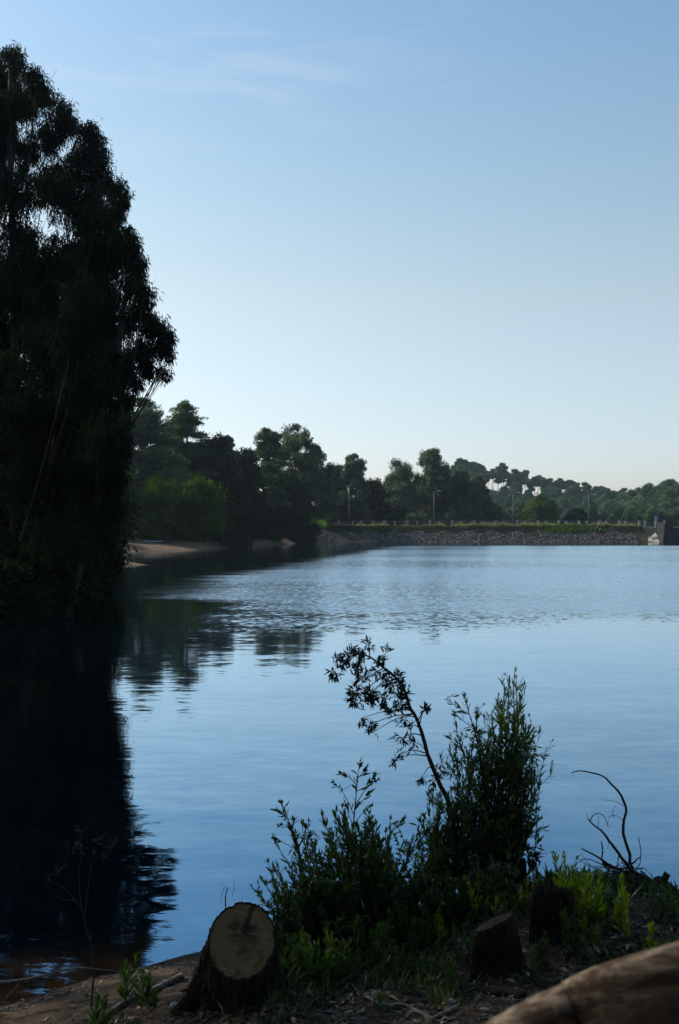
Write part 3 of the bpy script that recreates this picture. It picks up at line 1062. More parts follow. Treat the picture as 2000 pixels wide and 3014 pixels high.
mid('pine', 1868, 1483, 36, 392, 234, 'small pointed tree on the left shoulder of the right hand hill', 'hill', (0.7, .3), .1, 'pine_tree', 0.8)
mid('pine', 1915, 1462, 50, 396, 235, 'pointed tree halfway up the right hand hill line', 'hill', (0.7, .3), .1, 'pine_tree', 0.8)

# -- trees that stand beside and behind the viewer and keep the foreground in shade
def shade_tree(x, y, h, w, seed, label, low=0.35, dens=0.8):
    rng = np.random.default_rng(seed)
    z0 = hz(x, y)
    bs = env_blobs('euc', x, y, z0, h, w, rng, low) + env_blobs('euc', x, y, z0, h * 0.95, w, rng, low)
    tree('eucalyptus_tree', 'euc', (x, y, z0), bs, (0.30, 0.10), (M['euc'], M['palebark']), label, 'tree', seed, 0.25, top=(x, y, z0 + h * 0.9),
         group='eucalyptus trees standing round the viewer', dens=dens, sub=0.7)


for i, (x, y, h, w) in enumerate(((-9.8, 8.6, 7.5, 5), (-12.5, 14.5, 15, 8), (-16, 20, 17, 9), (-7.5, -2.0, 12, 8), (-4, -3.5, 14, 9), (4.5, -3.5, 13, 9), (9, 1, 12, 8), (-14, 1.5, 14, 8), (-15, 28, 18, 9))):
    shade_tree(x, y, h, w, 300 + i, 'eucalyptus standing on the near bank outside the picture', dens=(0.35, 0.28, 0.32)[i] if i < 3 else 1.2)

# ------------------------------------------------------------------ the dam
def rock(mb, c, s, rng, tint):
    """an angular stone: a box with every corner pushed about and the top ring drawn in"""
    V = np.array([(-1, -1, -1), (1, -1, -1), (1, 1, -1), (-1, 1, -1), (-.7, -.7, 1), (.7, -.7, 1), (.7, .7, 1), (-.7, .7, 1)], float) * 0.5
    V = V * np.asarray(s) * rng.uniform(0.6, 1.25, (8, 3))
    a, b = rng.uniform(0, 6.28), rng.normal(0, 0.35)
    ca, sa, cb, sb = math.cos(a), math.sin(a), math.cos(b), math.sin(b)
    V = V @ np.array([[ca, sa, 0], [-sa, ca, 0], [0, 0, 1]]) @ np.array([[1, 0, 0], [0, cb, sb], [0, -sb, cb]]) + c
    mb.add(V, [(0, 3, 2, 1), (4, 5, 6, 7), (0, 1, 5, 4), (1, 2, 6, 5), (2, 3, 7, 6), (3, 0, 4, 7)], tint)


rg = np.random.default_rng(21)
mb = MB()
n = 11000
xs_ = rg.uniform(-7, 60.5, n)
ys_ = 215 + rg.random(n) * 9.0
ds_ = lake_dist(xs_, ys_)
for x, y, d in zip(xs_, ys_, ds_):
    if not (-0.3 < d < 3.0 + 0.5 * math.sin(x * 1.3)):
        continue
    if x > 59.0 - d * 0.4:
        continue
    s_ = rg.uniform(0.13, 0.36)
    rock(mb, (x, y, hz(x, y) * 0.98 + 0.06), (s_ * 1.9, s_ * 1.2, s_ * 0.6), rg, rg.random())
tag(mb.build('riprap', M['stone']), 'band of loose grey stones along the waterline of the dam', 'stones', kind='stuff')

# rough growth on the upper half of the slope, dry grass along the crest
mb = MB()
n = 60000
x = rg.uniform(-8, 60.5, n)
y = 219.5 + rg.random(n) * 6.5
d = lake_dist(x, y)
k = (d > 2.6 + 0.5 * np.sin(x * 1.3)) & (d < 5.6)
x, y = x[k], y[k]
z = height(x, y)
cl_ = 0.35 + 1.5 * (vnoise(x * 0.6, y * 1.2) * vnoise(x * 0.17 + 5, y * 0.2))
L = 0.20
leaves4(mb, np.stack([x, y, z - 0.05], 1), rg.normal(0, 0.45, (len(x), 3)) + [0, -0.15, 1], L, L * 0.32, np.clip(cl_ * 0.9 + rg.normal(0, .15, len(x)), 0, 1), rg)
tag(mb.build('slope_scrub', M['shade']), 'dark low scrub growing on the upper slope of the dam', 'scrub', kind='stuff')
mb = MB()
n = 30000
x = rg.uniform(-8, 61, n)
y = rg.uniform(224.3, 233, n)
z = height(x, y)
cl_ = sstep(0.42, 0.75, vnoise(x * 0.45 + 9, y * 0.2))
L = 0.22 + 0.75 * cl_ * rg.random(n)
leaves4(mb, np.stack([x, y, z - 0.05], 1), rg.normal(0, 0.25, (n, 3)) + [0, 0, 1], L, 0.10, rg.random(n), rg)
tag(mb.build('dry_grass', M['dry']), 'dry yellow grass along the crest of the dam behind the fence', 'grass', kind='stuff')
mb = MB()
n = 2600
x = PX(1688, 222) + rg.normal(0, 2.6, n)
y = 222.2 + rg.random(n) * 2.4
z = height(x, y)
L = 0.2 + 0.45 * rg.random(n)
leaves4(mb, np.stack([x, y, z], 1), rg.normal(0, 0.5, (n, 3)) + [0, -0.3, 1], L, L * 0.4, rg.random(n), rg)
tag(mb.build('green_scrub', M['broad']), 'patch of greener scrub on the slope below the round tree', 'scrub', kind='stuff')


def fence(label, post_px, Y, h, wid, rails, group):
    t = empty('fence', label, 'fence', (PX(post_px[0], Y), Y, 3.05), group)
    ox, oy = PX(post_px[0], Y), Y
    xs_ = [PX(p, Y) for p in post_px]
    proto_p = None
    for x in xs_:
        z = hz(x, Y)
        if proto_p is None:
            m_ = MB()
            box(m_, (0, 0, h / 2 - 0.1), (wid, wid * 0.8, h + 0.2))
            box(m_, (0, 0, h + 0.03), (wid * 1.25, wid, 0.06))
            proto_p = m_.build('post', M['concrete'], t)
            o = proto_p
        else:
            o = proto_p.copy()
            COL.objects.link(o)
        o.location = (x - ox, 0, z - 3.05)
    for rz in rails:
        m_ = MB()
        pts = [(x - ox, 0, hz(x, Y) - 3.05 + rz * h) for x in xs_]
        tube(m_, pts, 0.028, 5)
        m_.build('rail', M['steel'], t)
    return t


fence('concrete post and double rail fence along the water side of the dam crest',
      [998, 1063, 1132, 1200, 1267, 1332, 1397, 1461, 1524, 1586, 1646, 1706, 1766, 1825, 1883, 1932, 1958], 225.2, 1.15, 0.44, (0.42, 0.90), 'fences on the dam')
fence('second concrete fence on the far side of the road over the dam',
      [1040, 1098, 1163, 1228, 1294, 1358, 1422, 1484, 1546, 1608, 1667, 1728, 1785, 1843, 1900], 232.5, 1.1, 0.36, (0.42, 0.90), 'fences on the dam')


def lamp(px, top, base_y, d, label, flip=1):
    x = PX(px, d)
    z0 = hz(x, d)
    h = EYE + (HOR - top) / FOC * d - z0
    t = empty('street_lamp', label, 'street lamp', (x, d, z0), 'street lamps along the dam road')
    m_ = MB()
    tube(m_, [(0, 0, -0.2), (0, 0, h * 0.5), (0, 0, h)], [0.085, 0.07, 0.05], 8)
    m_.build('pole', M['steel'], t, smooth=True)
    m_ = MB()
    tube(m_, spline([(0, 0, h - 0.1), (flip * 0.25, 0, h + 0.08), (flip * 0.9, 0, h + 0.16)], 6), 0.05, 6)
    m_.build('arm', M['steel'], t, smooth=True)
    m_ = MB()
    box(m_, (flip * 1.15, 0, h + 0.17), (0.6, 0.2, 0.08))
    box(m_, (flip * 1.2, 0, h + 0.10), (0.55, 0.2, 0.05))
    m_.build('lamp_head', M['whitepaint'], t)


lamp(1028, 1440, 1530, 234.5, 'street lamp nearest the left end of the dam, over the olive bush')
lamp(1278, 1447, 1535, 234.5, 'street lamp in front of the tallest eucalyptus behind the dam')
lamp(1511, 1452, 1535, 234.5, 'street lamp in front of the hazy ridge, left of the round green tree')
lamp(1733, 1457, 1535, 234.5, 'street lamp farthest to the right, past the small dark round tree')

# white marker board by the bright bush
t = empty('marker_board', 'upright white board standing above the bright green bush', 'sign', (PX(888, 216), 216, hz(PX(888, 216), 216)))
zt = EYE + (HOR - 1499) / FOC * 216 - t.location.z
m_ = MB()
box(m_, (0, 0, zt - 0.45), (0.42, 0.05, 0.9))
m_.build('board', M['whitepaint'], t)
m_ = MB()
for sx in (-0.15, 0.15):
    tube(m_, [(sx, 0.05, -0.2), (sx, 0.05, zt - 0.1)], 0.03, 6)
m_.build('frame', M['steel'], t)

# square blue grey sign by the spillway
t = empty('square_sign', 'square blue grey sign on a post by the spillway wall', 'sign', (PX(1932, 225.6), 225.6, 3.05))
m_ = MB()
box(m_, (0, 0, 1.72), (0.72, 0.05, 0.86))
m_.build('board', rough_mat('sign_back', (0.16, 0.22, 0.27), (0.20, 0.27, 0.32), 3, bump=0), t)
m_ = MB()
tube(m_, [(0, 0.06, -0.2), (0, 0.06, 2.1)], 0.05, 8)
m_.build('post', M['steel'], t)

# spillway: dark wing wall, pale apron, dark gate post
t = empty('spillway_wall', 'dark stained concrete spillway wall at the right end of the dam', 'wall', (PX(1958, 219), 219, 0))
m_ = MB()
x0 = PX(1951, 216) - t.location.x
prof = [(x0 - 0.1, -1.2), (x0, 0.0), (x0 + 0.35, 1.6), (x0 + 0.45, 3.75), (x0 + 0.9, 3.65), (x0 + 2.2, 2.78), (x0 + 2.3, 2.72), (x0 + 16, 2.72), (x0 + 16, -1.2)]
front = [(px_, -3.0 - (0.25 if z_ < 0.5 else 0), z_) for px_, z_ in prof]
back = [(px_, 2.6, z_) for px_, z_ in prof]
V = np.array(front + back)
nn = len(prof)
m_.add(V, [(i, (i + 1) % nn, nn + (i + 1) % nn, nn + i) for i in range(nn)])
tri = [(0, i, i + 1) for i in range(1, nn - 1)]
m_.n -= len(V)
m_.v.append(np.zeros((0, 3)))
m_.c.append(np.zeros(0))
m_.f.append(np.array([(a, b, c) for a, b, c in tri] + [(nn + a, nn + c, nn + b) for a, b, c in tri]) + m_.n)
m_.n += len(V)
m_.build('wing_wall', M['darkcrete'], t)
m_ = MB()
box(m_, (x0 + 9, -3.28, 1.2), (15, 0.05, 0.10))
box(m_, (x0 + 9, -3.28, 2.55), (14, 0.05, 0.12))
m_.build('joint_band', M['darkcrete'], t)
t = empty('spillway_apron', 'pale concrete ramp between the stones and the dark spillway wall', 'ramp', (60.5, 219, 0))
m_ = MB()
A = np.array([(-0.4, -0.6, -0.25), (2.25, -1.5, -0.25), (2.3, 4.6, 2.6), (0.9, 4.2, 2.2), (0.1, 1.4, 1.35)])
m_.add(np.vstack([A, A - [0, 0, 0.5]]), [(0, 1, 2, 3), (5, 8, 7, 6), (0, 5, 6, 1), (3, 2, 7, 8)])
m_.build('slab', M['palecrete'], t)
m_ = MB()
box(m_, (1.1, 0.9, 0.94), (1.9, 0.35, 0.14))
m_.build('step', M['palecrete'], t)
t = empty('gate_post', 'dark tapered post standing on top of the spillway wall', 'post', (PX(1963, 217.5), 217.5, 3.6))
m_ = MB()
tube(m_, [(0, 0, -0.3), (0, 0, 0.9), (0, 0, 1.35), (0, 0, 1.4)], [0.22, 0.20, 0.14, 0.05], 8)
m_.build('shaft', M['darkcrete'], t)

# ------------------------------------------------------------------ the beach: a stooping person, a shelter, two boards
def skin_body(name, joints, radii, bones, mat, parent=None, root=0, sub=1):
    me = bpy.data.meshes.new(name)
    me.from_pydata([tuple(j) for j in joints], bones, [])
    o = bpy.data.objects.new(name, me)
    COL.objects.link(o)
    sk = o.modifiers.new('skin', 'SKIN')
    for i, v in enumerate(me.skin_vertices[0].data):
        v.radius = (radii[i], radii[i])
        v.use_root = (i == root)
    if sub:
        sb = o.modifiers.new('sub', 'SUBSURF')
        sb.levels = sb.render_levels = sub
    me.materials.append(mat)
    if parent:
        o.parent = parent
    return o


bd = 152.0
bx_ = PX(401, bd)
bz = hz(bx_, bd)
M['skin'] = rough_mat('skin', (0.30, 0.18, 0.12), (0.34, 0.21, 0.15), 8, bump=0)
M['shirt'] = rough_mat('pale_shirt', (0.55, 0.66, 0.72), (0.64, 0.74, 0.78), 9, bump=0)
M['darkcloth'] = rough_mat('dark_trousers', (0.02, 0.022, 0.03), (0.035, 0.035, 0.045), 9, bump=0)
t = empty('person', 'person in a pale shirt and dark trousers stooping at the left end of the beach', 'person', (bx_, bd, bz))
J = [(0.10, 0, 0.86), (0.02, 0, 1.05), (-0.16, 0, 1.25), (-0.28, 0, 1.30), (-0.36, 0, 1.32), (-0.46, 0, 1.30),
     (0.10, -0.10, 0.80), (0.02, -0.12, 0.44), (0.10, -0.12, 0.06), (-0.06, -0.13, 0.03),
     (0.12, 0.10, 0.80), (0.16, 0.12, 0.44), (0.22, 0.12, 0.06), (0.06, 0.13, 0.03),
     (-0.22, -0.19, 1.24), (-0.24, -0.22, 0.98), (-0.36, -0.18, 0.76), (-0.22, 0.19, 1.24), (-0.26, 0.22, 0.98), (-0.40, 0.18, 0.78)]
Rr = [0.15, 0.14, 0.16, 0.08, 0.09, 0.10, 0.10, 0.065, 0.045, 0.035, 0.10, 0.065, 0.045, 0.035, 0.06, 0.045, 0.035, 0.06, 0.045, 0.035]
Bn = [(0, 1), (1, 2), (2, 3), (3, 4), (4, 5), (0, 6), (6, 7), (7, 8), (8, 9), (0, 10), (10, 11), (11, 12), (12, 13), (2, 14), (14, 15), (15, 16), (2, 17), (17, 18), (18, 19)]
skin_body('body', J, Rr, Bn, M['skin'], t, 0, 2)
skin_body('shirt', [(0.08, 0, 0.92), (0.0, 0, 1.08), (-0.17, 0, 1.26), (-0.23, -0.20, 1.22), (-0.245, -0.225, 1.04), (-0.23, 0.20, 1.22), (-0.265, 0.225, 1.04)],
          [0.18, 0.17, 0.18, 0.085, 0.07, 0.085, 0.07], [(0, 1), (1, 2), (2, 3), (3, 4), (2, 5), (5, 6)], M['shirt'], t, 0, 2)
skin_body('trousers', [(0.10, 0, 0.84), (0.10, -0.10, 0.78), (0.02, -0.12, 0.44), (0.10, -0.12, 0.12), (0.12, 0.10, 0.78), (0.16, 0.12, 0.44), (0.22, 0.12, 0.12)],
          [0.18, 0.12, 0.085, 0.065, 0.12, 0.085, 0.065], [(0, 1), (1, 2), (2, 3), (0, 4), (4, 5), (5, 6)], M['darkcloth'], t, 0, 2)
m_ = MB()
tube(m_, [(-0.33, 0, 1.40), (-0.42, 0, 1.425), (-0.50, 0, 1.40)], [0.07, 0.11, 0.06], 8)
m_.build('hair', M['darkcloth'], t, smooth=True)

t = empty('beach_shelter', 'small grey open fronted shelter behind the stooping person', 'tent', (PX(409, 156), 156, hz(PX(409, 156), 156)))
m_ = MB()
n1_, n2_ = 9, 5
V, F = [], []
for i in range(n1_):
    a = math.pi * i / (n1_ - 1)
    for j in range(n2_):
        q = j / (n2_ - 1)
        V.append((-math.cos(a) * 0.62 * (1 - .25 * q), q * 1.1, math.sin(a) ** 0.6 * 1.25 * (1 - .35 * q)))
for i in range(n1_ - 1):
    for j in range(n2_ - 1):
        F.append((i * n2_ + j, (i + 1) * n2_ + j, (i + 1) * n2_ + j + 1, i * n2_ + j + 1))
m_.add(V, F)
o = m_.build('canvas', rough_mat('grey_canvas', (0.10, 0.11, 0.12), (0.16, 0.17, 0.18), 6, bump=0), t, smooth=True)
so = o.modifiers.new('thick', 'SOLIDIFY')
so.thickness = 0.02
m_ = MB()
tube(m_, [(-math.cos(math.pi * i / 10) * 0.64, -0.02, math.sin(math.pi * i / 10) ** 0.6 * 1.27) for i in range(11)], 0.02, 5)
m_.build('pole', M['steel'], t)


def paddle_board(label, px, d, L, rot, c1, c2):
    x = PX(px, d)
    t = empty('paddle_board', label, 'board', (x, d, hz(x, d) + 0.1), 'boards lying on the beach')
    t.rotation_euler = (0, 0, rot)
    m_ = MB()
    n = 16
    rows = []
    for i in range(n):
        u = -1 + 2 * i / (n - 1)
        w = 0.36 * max(0.02, (1 - abs(u) ** 2.6)) ** 0.6
        rows.append([(u * L / 2, -w, 0.0), (u * L / 2, -w * .8, 0.07), (u * L / 2, w * .8, 0.07), (u * L / 2, w, 0.0), (u * L / 2, 0, -0.06)])
    V = np.array(rows).reshape(-1, 3)
    V[:, 2] += 0.12 * (np.abs(V[:, 0]) / (L / 2)) ** 4
    F = [(i * 5 + k, i * 5 + (k + 1) % 5, (i + 1) * 5 + (k + 1) % 5, (i + 1) * 5 + k) for i in range(n - 1) for k in range(5)]
    m_.add(V, F)
    m_.build('hull', rough_mat('board_' + c2, *c1, 5, bump=0, rough=0.4), t, smooth=True)
    m_ = MB()
    tube(m_, [(-0.1, 0, 0.10), (0.1, 0, 0.10)], 0.03, 6)
    m_.build('handle', M['darkcloth'], t)


paddle_board('pale blue board lying on the sand above the sunlit patch', 452, 150.5, 2.6, R(-8), ((0.32, 0.42, 0.55), (0.40, 0.50, 0.62)), 'blue')
paddle_board('dark red board lying on the sand right of the pale blue one', 482, 150.8, 2.4, R(-10), ((0.10, 0.03, 0.03), (0.15, 0.05, 0.04)), 'red')

# ------------------------------------------------------------------ the near bank
def near(px, d):
    """point on the near bank under a photo column at a real distance"""
    x = PX(px, d)
    return np.array([x, d, hz(x, d)])


def in_poly(poly, rng, n):
    poly = np.asarray(poly, float)
    lo, hi = poly.min(0), poly.max(0)
    out = []
    while len(out) < n:
        p = rng.uniform(lo, hi)
        c = False
        j = len(poly) - 1
        for i in range(len(poly)):
            if ((poly[i][1] > p[1]) != (poly[j][1] > p[1])) and p[0] < (poly[j][0] - poly[i][0]) * (p[1] - poly[i][1]) / (poly[j][1] - poly[i][1]) + poly[i][0]:
                c = not c
            j = i
        if c:
            out.append(p)
    return out


def leafy_stem(st, lf, pts, r0, leaf, per_m, rng, start=0.25, spread=32, tint=(0.5, 0.18), droop=0.15, tip=True):
    """a stem with leaves alternating along it; pts in the plant's own frame"""
    pts = np.asarray(pts, float)
    seg = np.linalg.norm(np.diff(pts, axis=0), axis=1)
    Lt = seg.sum()
    tube(st, pts, np.linspace(r0, r0 * 0.3, len(pts)), 5)
    n = max(3, int(Lt * (1 - start) * per_m))
    cum = np.concatenate([[0], np.cumsum(seg)]) / Lt
    t = np.sort(start + (1 - start) * rng.random(n))
    C = np.stack([np.interp(t, cum, pts[:, k]) for k in range(3)], 1)
    T0 = np.stack([np.interp(np.clip(t + .02, 0, 1), cum, pts[:, k]) - np.interp(np.clip(t - .02, 0, 1), cum, pts[:, k]) for k in range(3)], 1)
    T0 = unit(T0)
    ph = np.arange(n) * 2.4 + rng.uniform(0, .8, n)
    a = unit(np.cross(T0, [0.31, 0.9, 0.12]))
    b = np.cross(T0, a)
    rad_ = np.cos(ph)[:, None] * a + np.sin(ph)[:, None] * b
    sp_ = np.radians(spread * rng.uniform(0.6, 1.5, n) * (1 - 0.5 * t))[:, None]
    D = T0 * np.cos(sp_) + rad_ * np.sin(sp_)
    L = leaf[0] * rng.uniform(0.6, 1.25, n) * np.clip(1.25 - 0.65 * t, 0.35, 1)
    leaves6(lf, C, D, L, L * leaf[1] * rng.uniform(0.8, 1.3, n), np.clip(rng.normal(tint[0] + 0.25 * t, tint[1], n), 0, 1), rng, droop)
    if tip:
        m = 5
        leaves6(lf, np.repeat(pts[-1:], m, 0), T0[-1] + rng.normal(0, 0.28, (m, 3)), leaf[0] * 0.45 * rng.uniform(.7, 1.2, m), leaf[0] * 0.45 * leaf[1] * 1.2, np.clip(rng.normal(tint[0] + .3, .1, m), 0, 1), rng, droop)


def bush(name, label, cat, base, tips, leaf, mat, seed, per_m=85, r0=0.006, start=0.25, spread=32, group=None, jit=0.15, side=2, tint=(0.4, 0.2), stemmat='twig', bow=0.25, foot=0.10):
    """tips: photo points (px, py[, depth]) the stems reach; every stem carries side twigs and leaves"""
    rng = np.random.default_rng(seed)
    base = np.asarray(base, float)
    t = empty(name, label, cat, tuple(base), group)
    st, lf = MB(), MB()
    for tp in tips:
        d = (tp[2] if len(tp) > 2 else base[1]) + rng.normal(0, jit)
        e = P(tp[0], tp[1], d) - base
        s0 = np.array([rng.normal(0, foot) * 0.6 + np.clip(e[0], -.4, .4) * foot * 2.2, rng.normal(0, foot) * 0.5, 0.0])
        s0[2] = hz(base[0] + s0[0], base[1] + s0[1]) - base[2] - 0.02
        ln = np.linalg.norm(e)
        c = (s0 + e) * 0.5 + np.array([-e[0] * bow, -e[1] * bow, ln * 0.10]) + rng.normal(0, 0.03, 3) * ln
        pts = spline([s0, c, e], 10)
        pts[1:-1] += rng.normal(0, 0.004, (8, 3))
        leafy_stem(st, lf, pts, r0 * (0.6 + 0.5 * ln), leaf, per_m, rng, start, spread, tint)
        for k in range(side):
            i = rng.integers(3, 9)
            a = pts[i]
            dr = unit(unit(e) * 0.8 + rng.normal(0, 0.55, 3))
            q = spline([a, a + dr * ln * 0.12, a + unit(dr + [0, 0, .5]) * ln * rng.uniform(0.09, 0.19)], 5)
            leafy_stem(st, lf, q, r0 * 0.4, (leaf[0] * 0.8, leaf[1]), per_m * 1.2, rng, 0.1, spread, tint)
    st.build('stems', M[stemmat], t, smooth=True)
    lf.build('foliage', M[mat], t)
    return t


def tips_in(poly, n, seed):
    r_ = np.random.default_rng(seed)
    return [tuple(p) for p in in_poly(poly, r_, n)]


# the tall upright bush
poly = [(1340, 2210), (1345, 2330), (1360, 2120), (1410, 2110), (1470, 2060), (1520, 2020), (1545, 2110), (1590, 2210), (1600, 2300), (1570, 2400), (1520, 2480), (1400, 2480), (1350, 2420)]
tips = tips_in(poly, 70, 1) + [(1516, 1978), (1500, 2010), (1535, 2040), (1370, 2052), (1338, 2110), (1405, 2115), (1600, 2240), (1485, 2035), (1540, 2140), (1345, 2190), (1590, 2290), (1450, 2120), (1480, 2090), (1585, 2390), (1520, 2000)]
bush('tall_bush', 'tall dense upright bush standing against the water, right of the bent sapling', 'bush', near(1455, 7.5), tips, (0.085, 0.17), 'bush', 401, per_m=62, spread=34, start=0.12, jit=0.13, side=5, tint=(0.40, 0.22), bow=-0.10, foot=0.09)
# leafy growth at the foot of the sapling
bush('leafy_bush', 'narrow leaved bush round the foot of the bent sapling, left of the tall bush', 'bush', near(1330, 7.4),
     tips_in([(1255, 2360), (1290, 2330), (1380, 2310), (1390, 2480), (1270, 2520), (1235, 2500)], 44, 2) + [(1262, 2338), (1290, 2345), (1380, 2290), (1240, 2420)], (0.095, 0.15), 'bush', 402, per_m=72, jit=0.12, tint=(0.4, 0.2), bow=0.05, foot=0.15)
# the big bush left of centre
bush('wide_bush', 'wide dark leafy bush in the middle of the bank, right of the cut stump', 'bush', near(1050, 7.0),
     tips_in([(900, 2500), (960, 2420), (1080, 2400), (1150, 2460), (1180, 2600), (1130, 2720), (930, 2720), (880, 2600)], 110, 3) + [(950, 2405), (990, 2400), (1108, 2430), (1150, 2415), (1010, 2380)], (0.10, 0.19), 'bush', 403, per_m=66, jit=0.2, tint=(0.35, 0.22), bow=0.05, foot=0.26)
bush('seeding_bush', 'bush with two tall seeding sprays at the left of the wide bush', 'bush', near(930, 6.95),
     [(830, 2370), (890, 2430), (812, 2480), (860, 2440), (905, 2470), (870, 2520), (845, 2560), (900, 2560), (930, 2600), (810, 2560), (960, 2500)] + tips_in([(800, 2560), (900, 2500), (980, 2600), (960, 2740), (830, 2760)], 44, 4), (0.075, 0.22), 'bush', 404, per_m=66, jit=0.12, tint=(0.45, 0.2), foot=0.15)
bush('pale_bush', 'pale green slender bush beside the right side of the cut stump', 'bush', near(850, 6.7),
     [(744, 2612), (775, 2590), (790, 2540), (805, 2550), (765, 2640), (760, 2690), (800, 2600), (830, 2590), (815, 2640), (780, 2720), (825, 2700), (850, 2640), (880, 2700)] + tips_in([(780, 2620), (880, 2600), (930, 2760), (840, 2800)], 26, 5), (0.07, 0.22), 'bush', 405, per_m=62, jit=0.1, tint=(0.62, 0.2))


def spray(name, label, base, main, sides, leaf, mat, seed, d):
    """a seeding spray: one main stem and side stems that end in small bunches"""
    rng = np.random.default_rng(seed)
    t = empty(name, label, 'plant', tuple(base), 'tall seeding sprays rising from the bushes')
    st, lf = MB(), MB()
    mp = np.array([P(*q, d) for q in main]) - base
    tube(st, spline(mp, 14), np.linspace(0.006, 0.0015, 14), 5)
    for sd in sides:
        pp = np.array([P(*q, d + rng.normal(0, .04)) for q in sd]) - base
        pp = spline(pp, 9)
        tube(st, pp, np.linspace(0.0032, 0.001, 9), 4)
        for k in range(5, 9):
            n = 5
            leaves6(lf, np.repeat(pp[k:k + 1], n, 0), unit(pp[-1] - pp[0]) + rng.normal(0, 0.45, (n, 3)), rng.uniform(.02, .035, n), rng.uniform(.008, .013, n), rng.random(n) * .5, rng, 0.1)
        for k in range(1, 9, 2):
            leaves6(lf, pp[k:k + 1], unit(pp[-1] - pp[0]) + rng.normal(0, 0.4, (1, 3)), rng.uniform(.04, leaf[0], 1), rng.uniform(.009, .014, 1), rng.random(1) * .5, rng, 0.1)
    m2 = spline(mp, 14)
    for k in range(3, 14):
        leaves6(lf, m2[k:k + 1], np.array([[rng.normal(0, .5), rng.normal(0, .5), 1.0]]), rng.uniform(.05, leaf[0], 1), rng.uniform(.012, .022, 1), rng.random(1) * .5, rng, 0.15)
    n = 8
    leaves6(lf, np.repeat(m2[-1:], n, 0), rng.normal(0, .5, (n, 3)) + [0, 0, .8], rng.uniform(.015, .035, n), .011, rng.random(n) * .4, rng, .1)
    st.build('stems', M['twig'], t, smooth=True)
    lf.build('foliage', M[mat], t)


spray('seeding_spray', 'tallest seeding spray, rising over the middle of the wide bush', near(1030, 7.0),
      [(1032, 2560), (1040, 2440), (1048, 2350), (1052, 2300), (1058, 2255)],
      [[(1043, 2400), (1015, 2340), (985, 2305)], [(1046, 2370), (1080, 2320), (1112, 2298)], [(1049, 2330), (1085, 2310), (1100, 2280)], [(1045, 2380), (1075, 2350), (1085, 2335)],
       [(1050, 2310), (1030, 2290), (1006, 2278)], [(1054, 2290), (1068, 2275), (1072, 2268)], [(1040, 2440), (1062, 2400), (1092, 2375)], [(1040, 2430), (1025, 2390), (1022, 2370)]], (0.085, 0.2), 'bush', 410, 7.05)
spray('seeding_spray', 'curved seeding spray leaning left over the left part of the bush', near(900, 6.95),
      [(895, 2560), (880, 2500), (865, 2455), (848, 2410), (828, 2366)],
      [[(868, 2460), (840, 2430), (822, 2432)], [(858, 2440), (868, 2420), (862, 2412)], [(878, 2500), (900, 2450), (892, 2424)], [(850, 2410), (838, 2400), (816, 2385)], [(888, 2520), (905, 2480), (911, 2455)],
       [(872, 2500), (835, 2480), (808, 2466)]], (0.07, 0.2), 'bush', 411, 6.98)
spray('seeding_spray', 'arching spray with hanging narrow leaves right of the wide bush', near(1170, 7.1),
      [(1160, 2590), (1185, 2560), (1205, 2520), (1225, 2470), (1235, 2415)],
      [[(1200, 2530), (1190, 2480), (1170, 2425)], [(1215, 2500), (1240, 2470), (1262, 2440)], [(1225, 2470), (1245, 2430), (1250, 2400)], [(1190, 2550), (1175, 2500), (1165, 2460)], [(1205, 2520), (1225, 2500), (1240, 2490)]], (0.11, 0.15), 'bush', 412, 7.12)
spray('seeding_spray', 'small dark spray just right of the rounded black stump', near(1565, 7.3),
      [(1572, 2580), (1562, 2540), (1556, 2510), (1550, 2488)], [[(1565, 2545), (1575, 2525), (1580, 2512)], [(1560, 2530), (1550, 2505), (1542, 2498)]], (0.06, 0.25), 'sap', 413, 7.35)
spray('seeding_spray', 'small dark spray on the bank crest, second right of the black stump', near(1578, 7.3),
      [(1578, 2590), (1580, 2550), (1577, 2518)], [[(1580, 2560), (1588, 2545), (1584, 2530)], [(1580, 2570), (1570, 2560), (1572, 2548)]], (0.06, 0.25), 'sap', 414, 7.3)

bush('leafy_bush', 'grey green bush with drooping sprays between the wide bush and the sapling foot', 'bush', near(1190, 7.2),
     tips_in([(1130, 2560), (1190, 2500), (1290, 2490), (1330, 2560), (1300, 2680), (1150, 2700)], 60, 6) + [(1250, 2450), (1215, 2470), (1270, 2480)], (0.085, 0.17), 'bush', 406, per_m=66, jit=0.14, tint=(0.5, 0.22), foot=0.2)
bush('leafy_bush', 'low dull green bush in front of the tall bush', 'bush', near(1400, 7.0),
     tips_in([(1320, 2560), (1400, 2510), (1480, 2540), (1540, 2610), (1500, 2720), (1340, 2740)], 60, 7), (0.06, 0.2), 'weed', 407, per_m=80, jit=0.14, tint=(0.4, 0.25), foot=0.2)

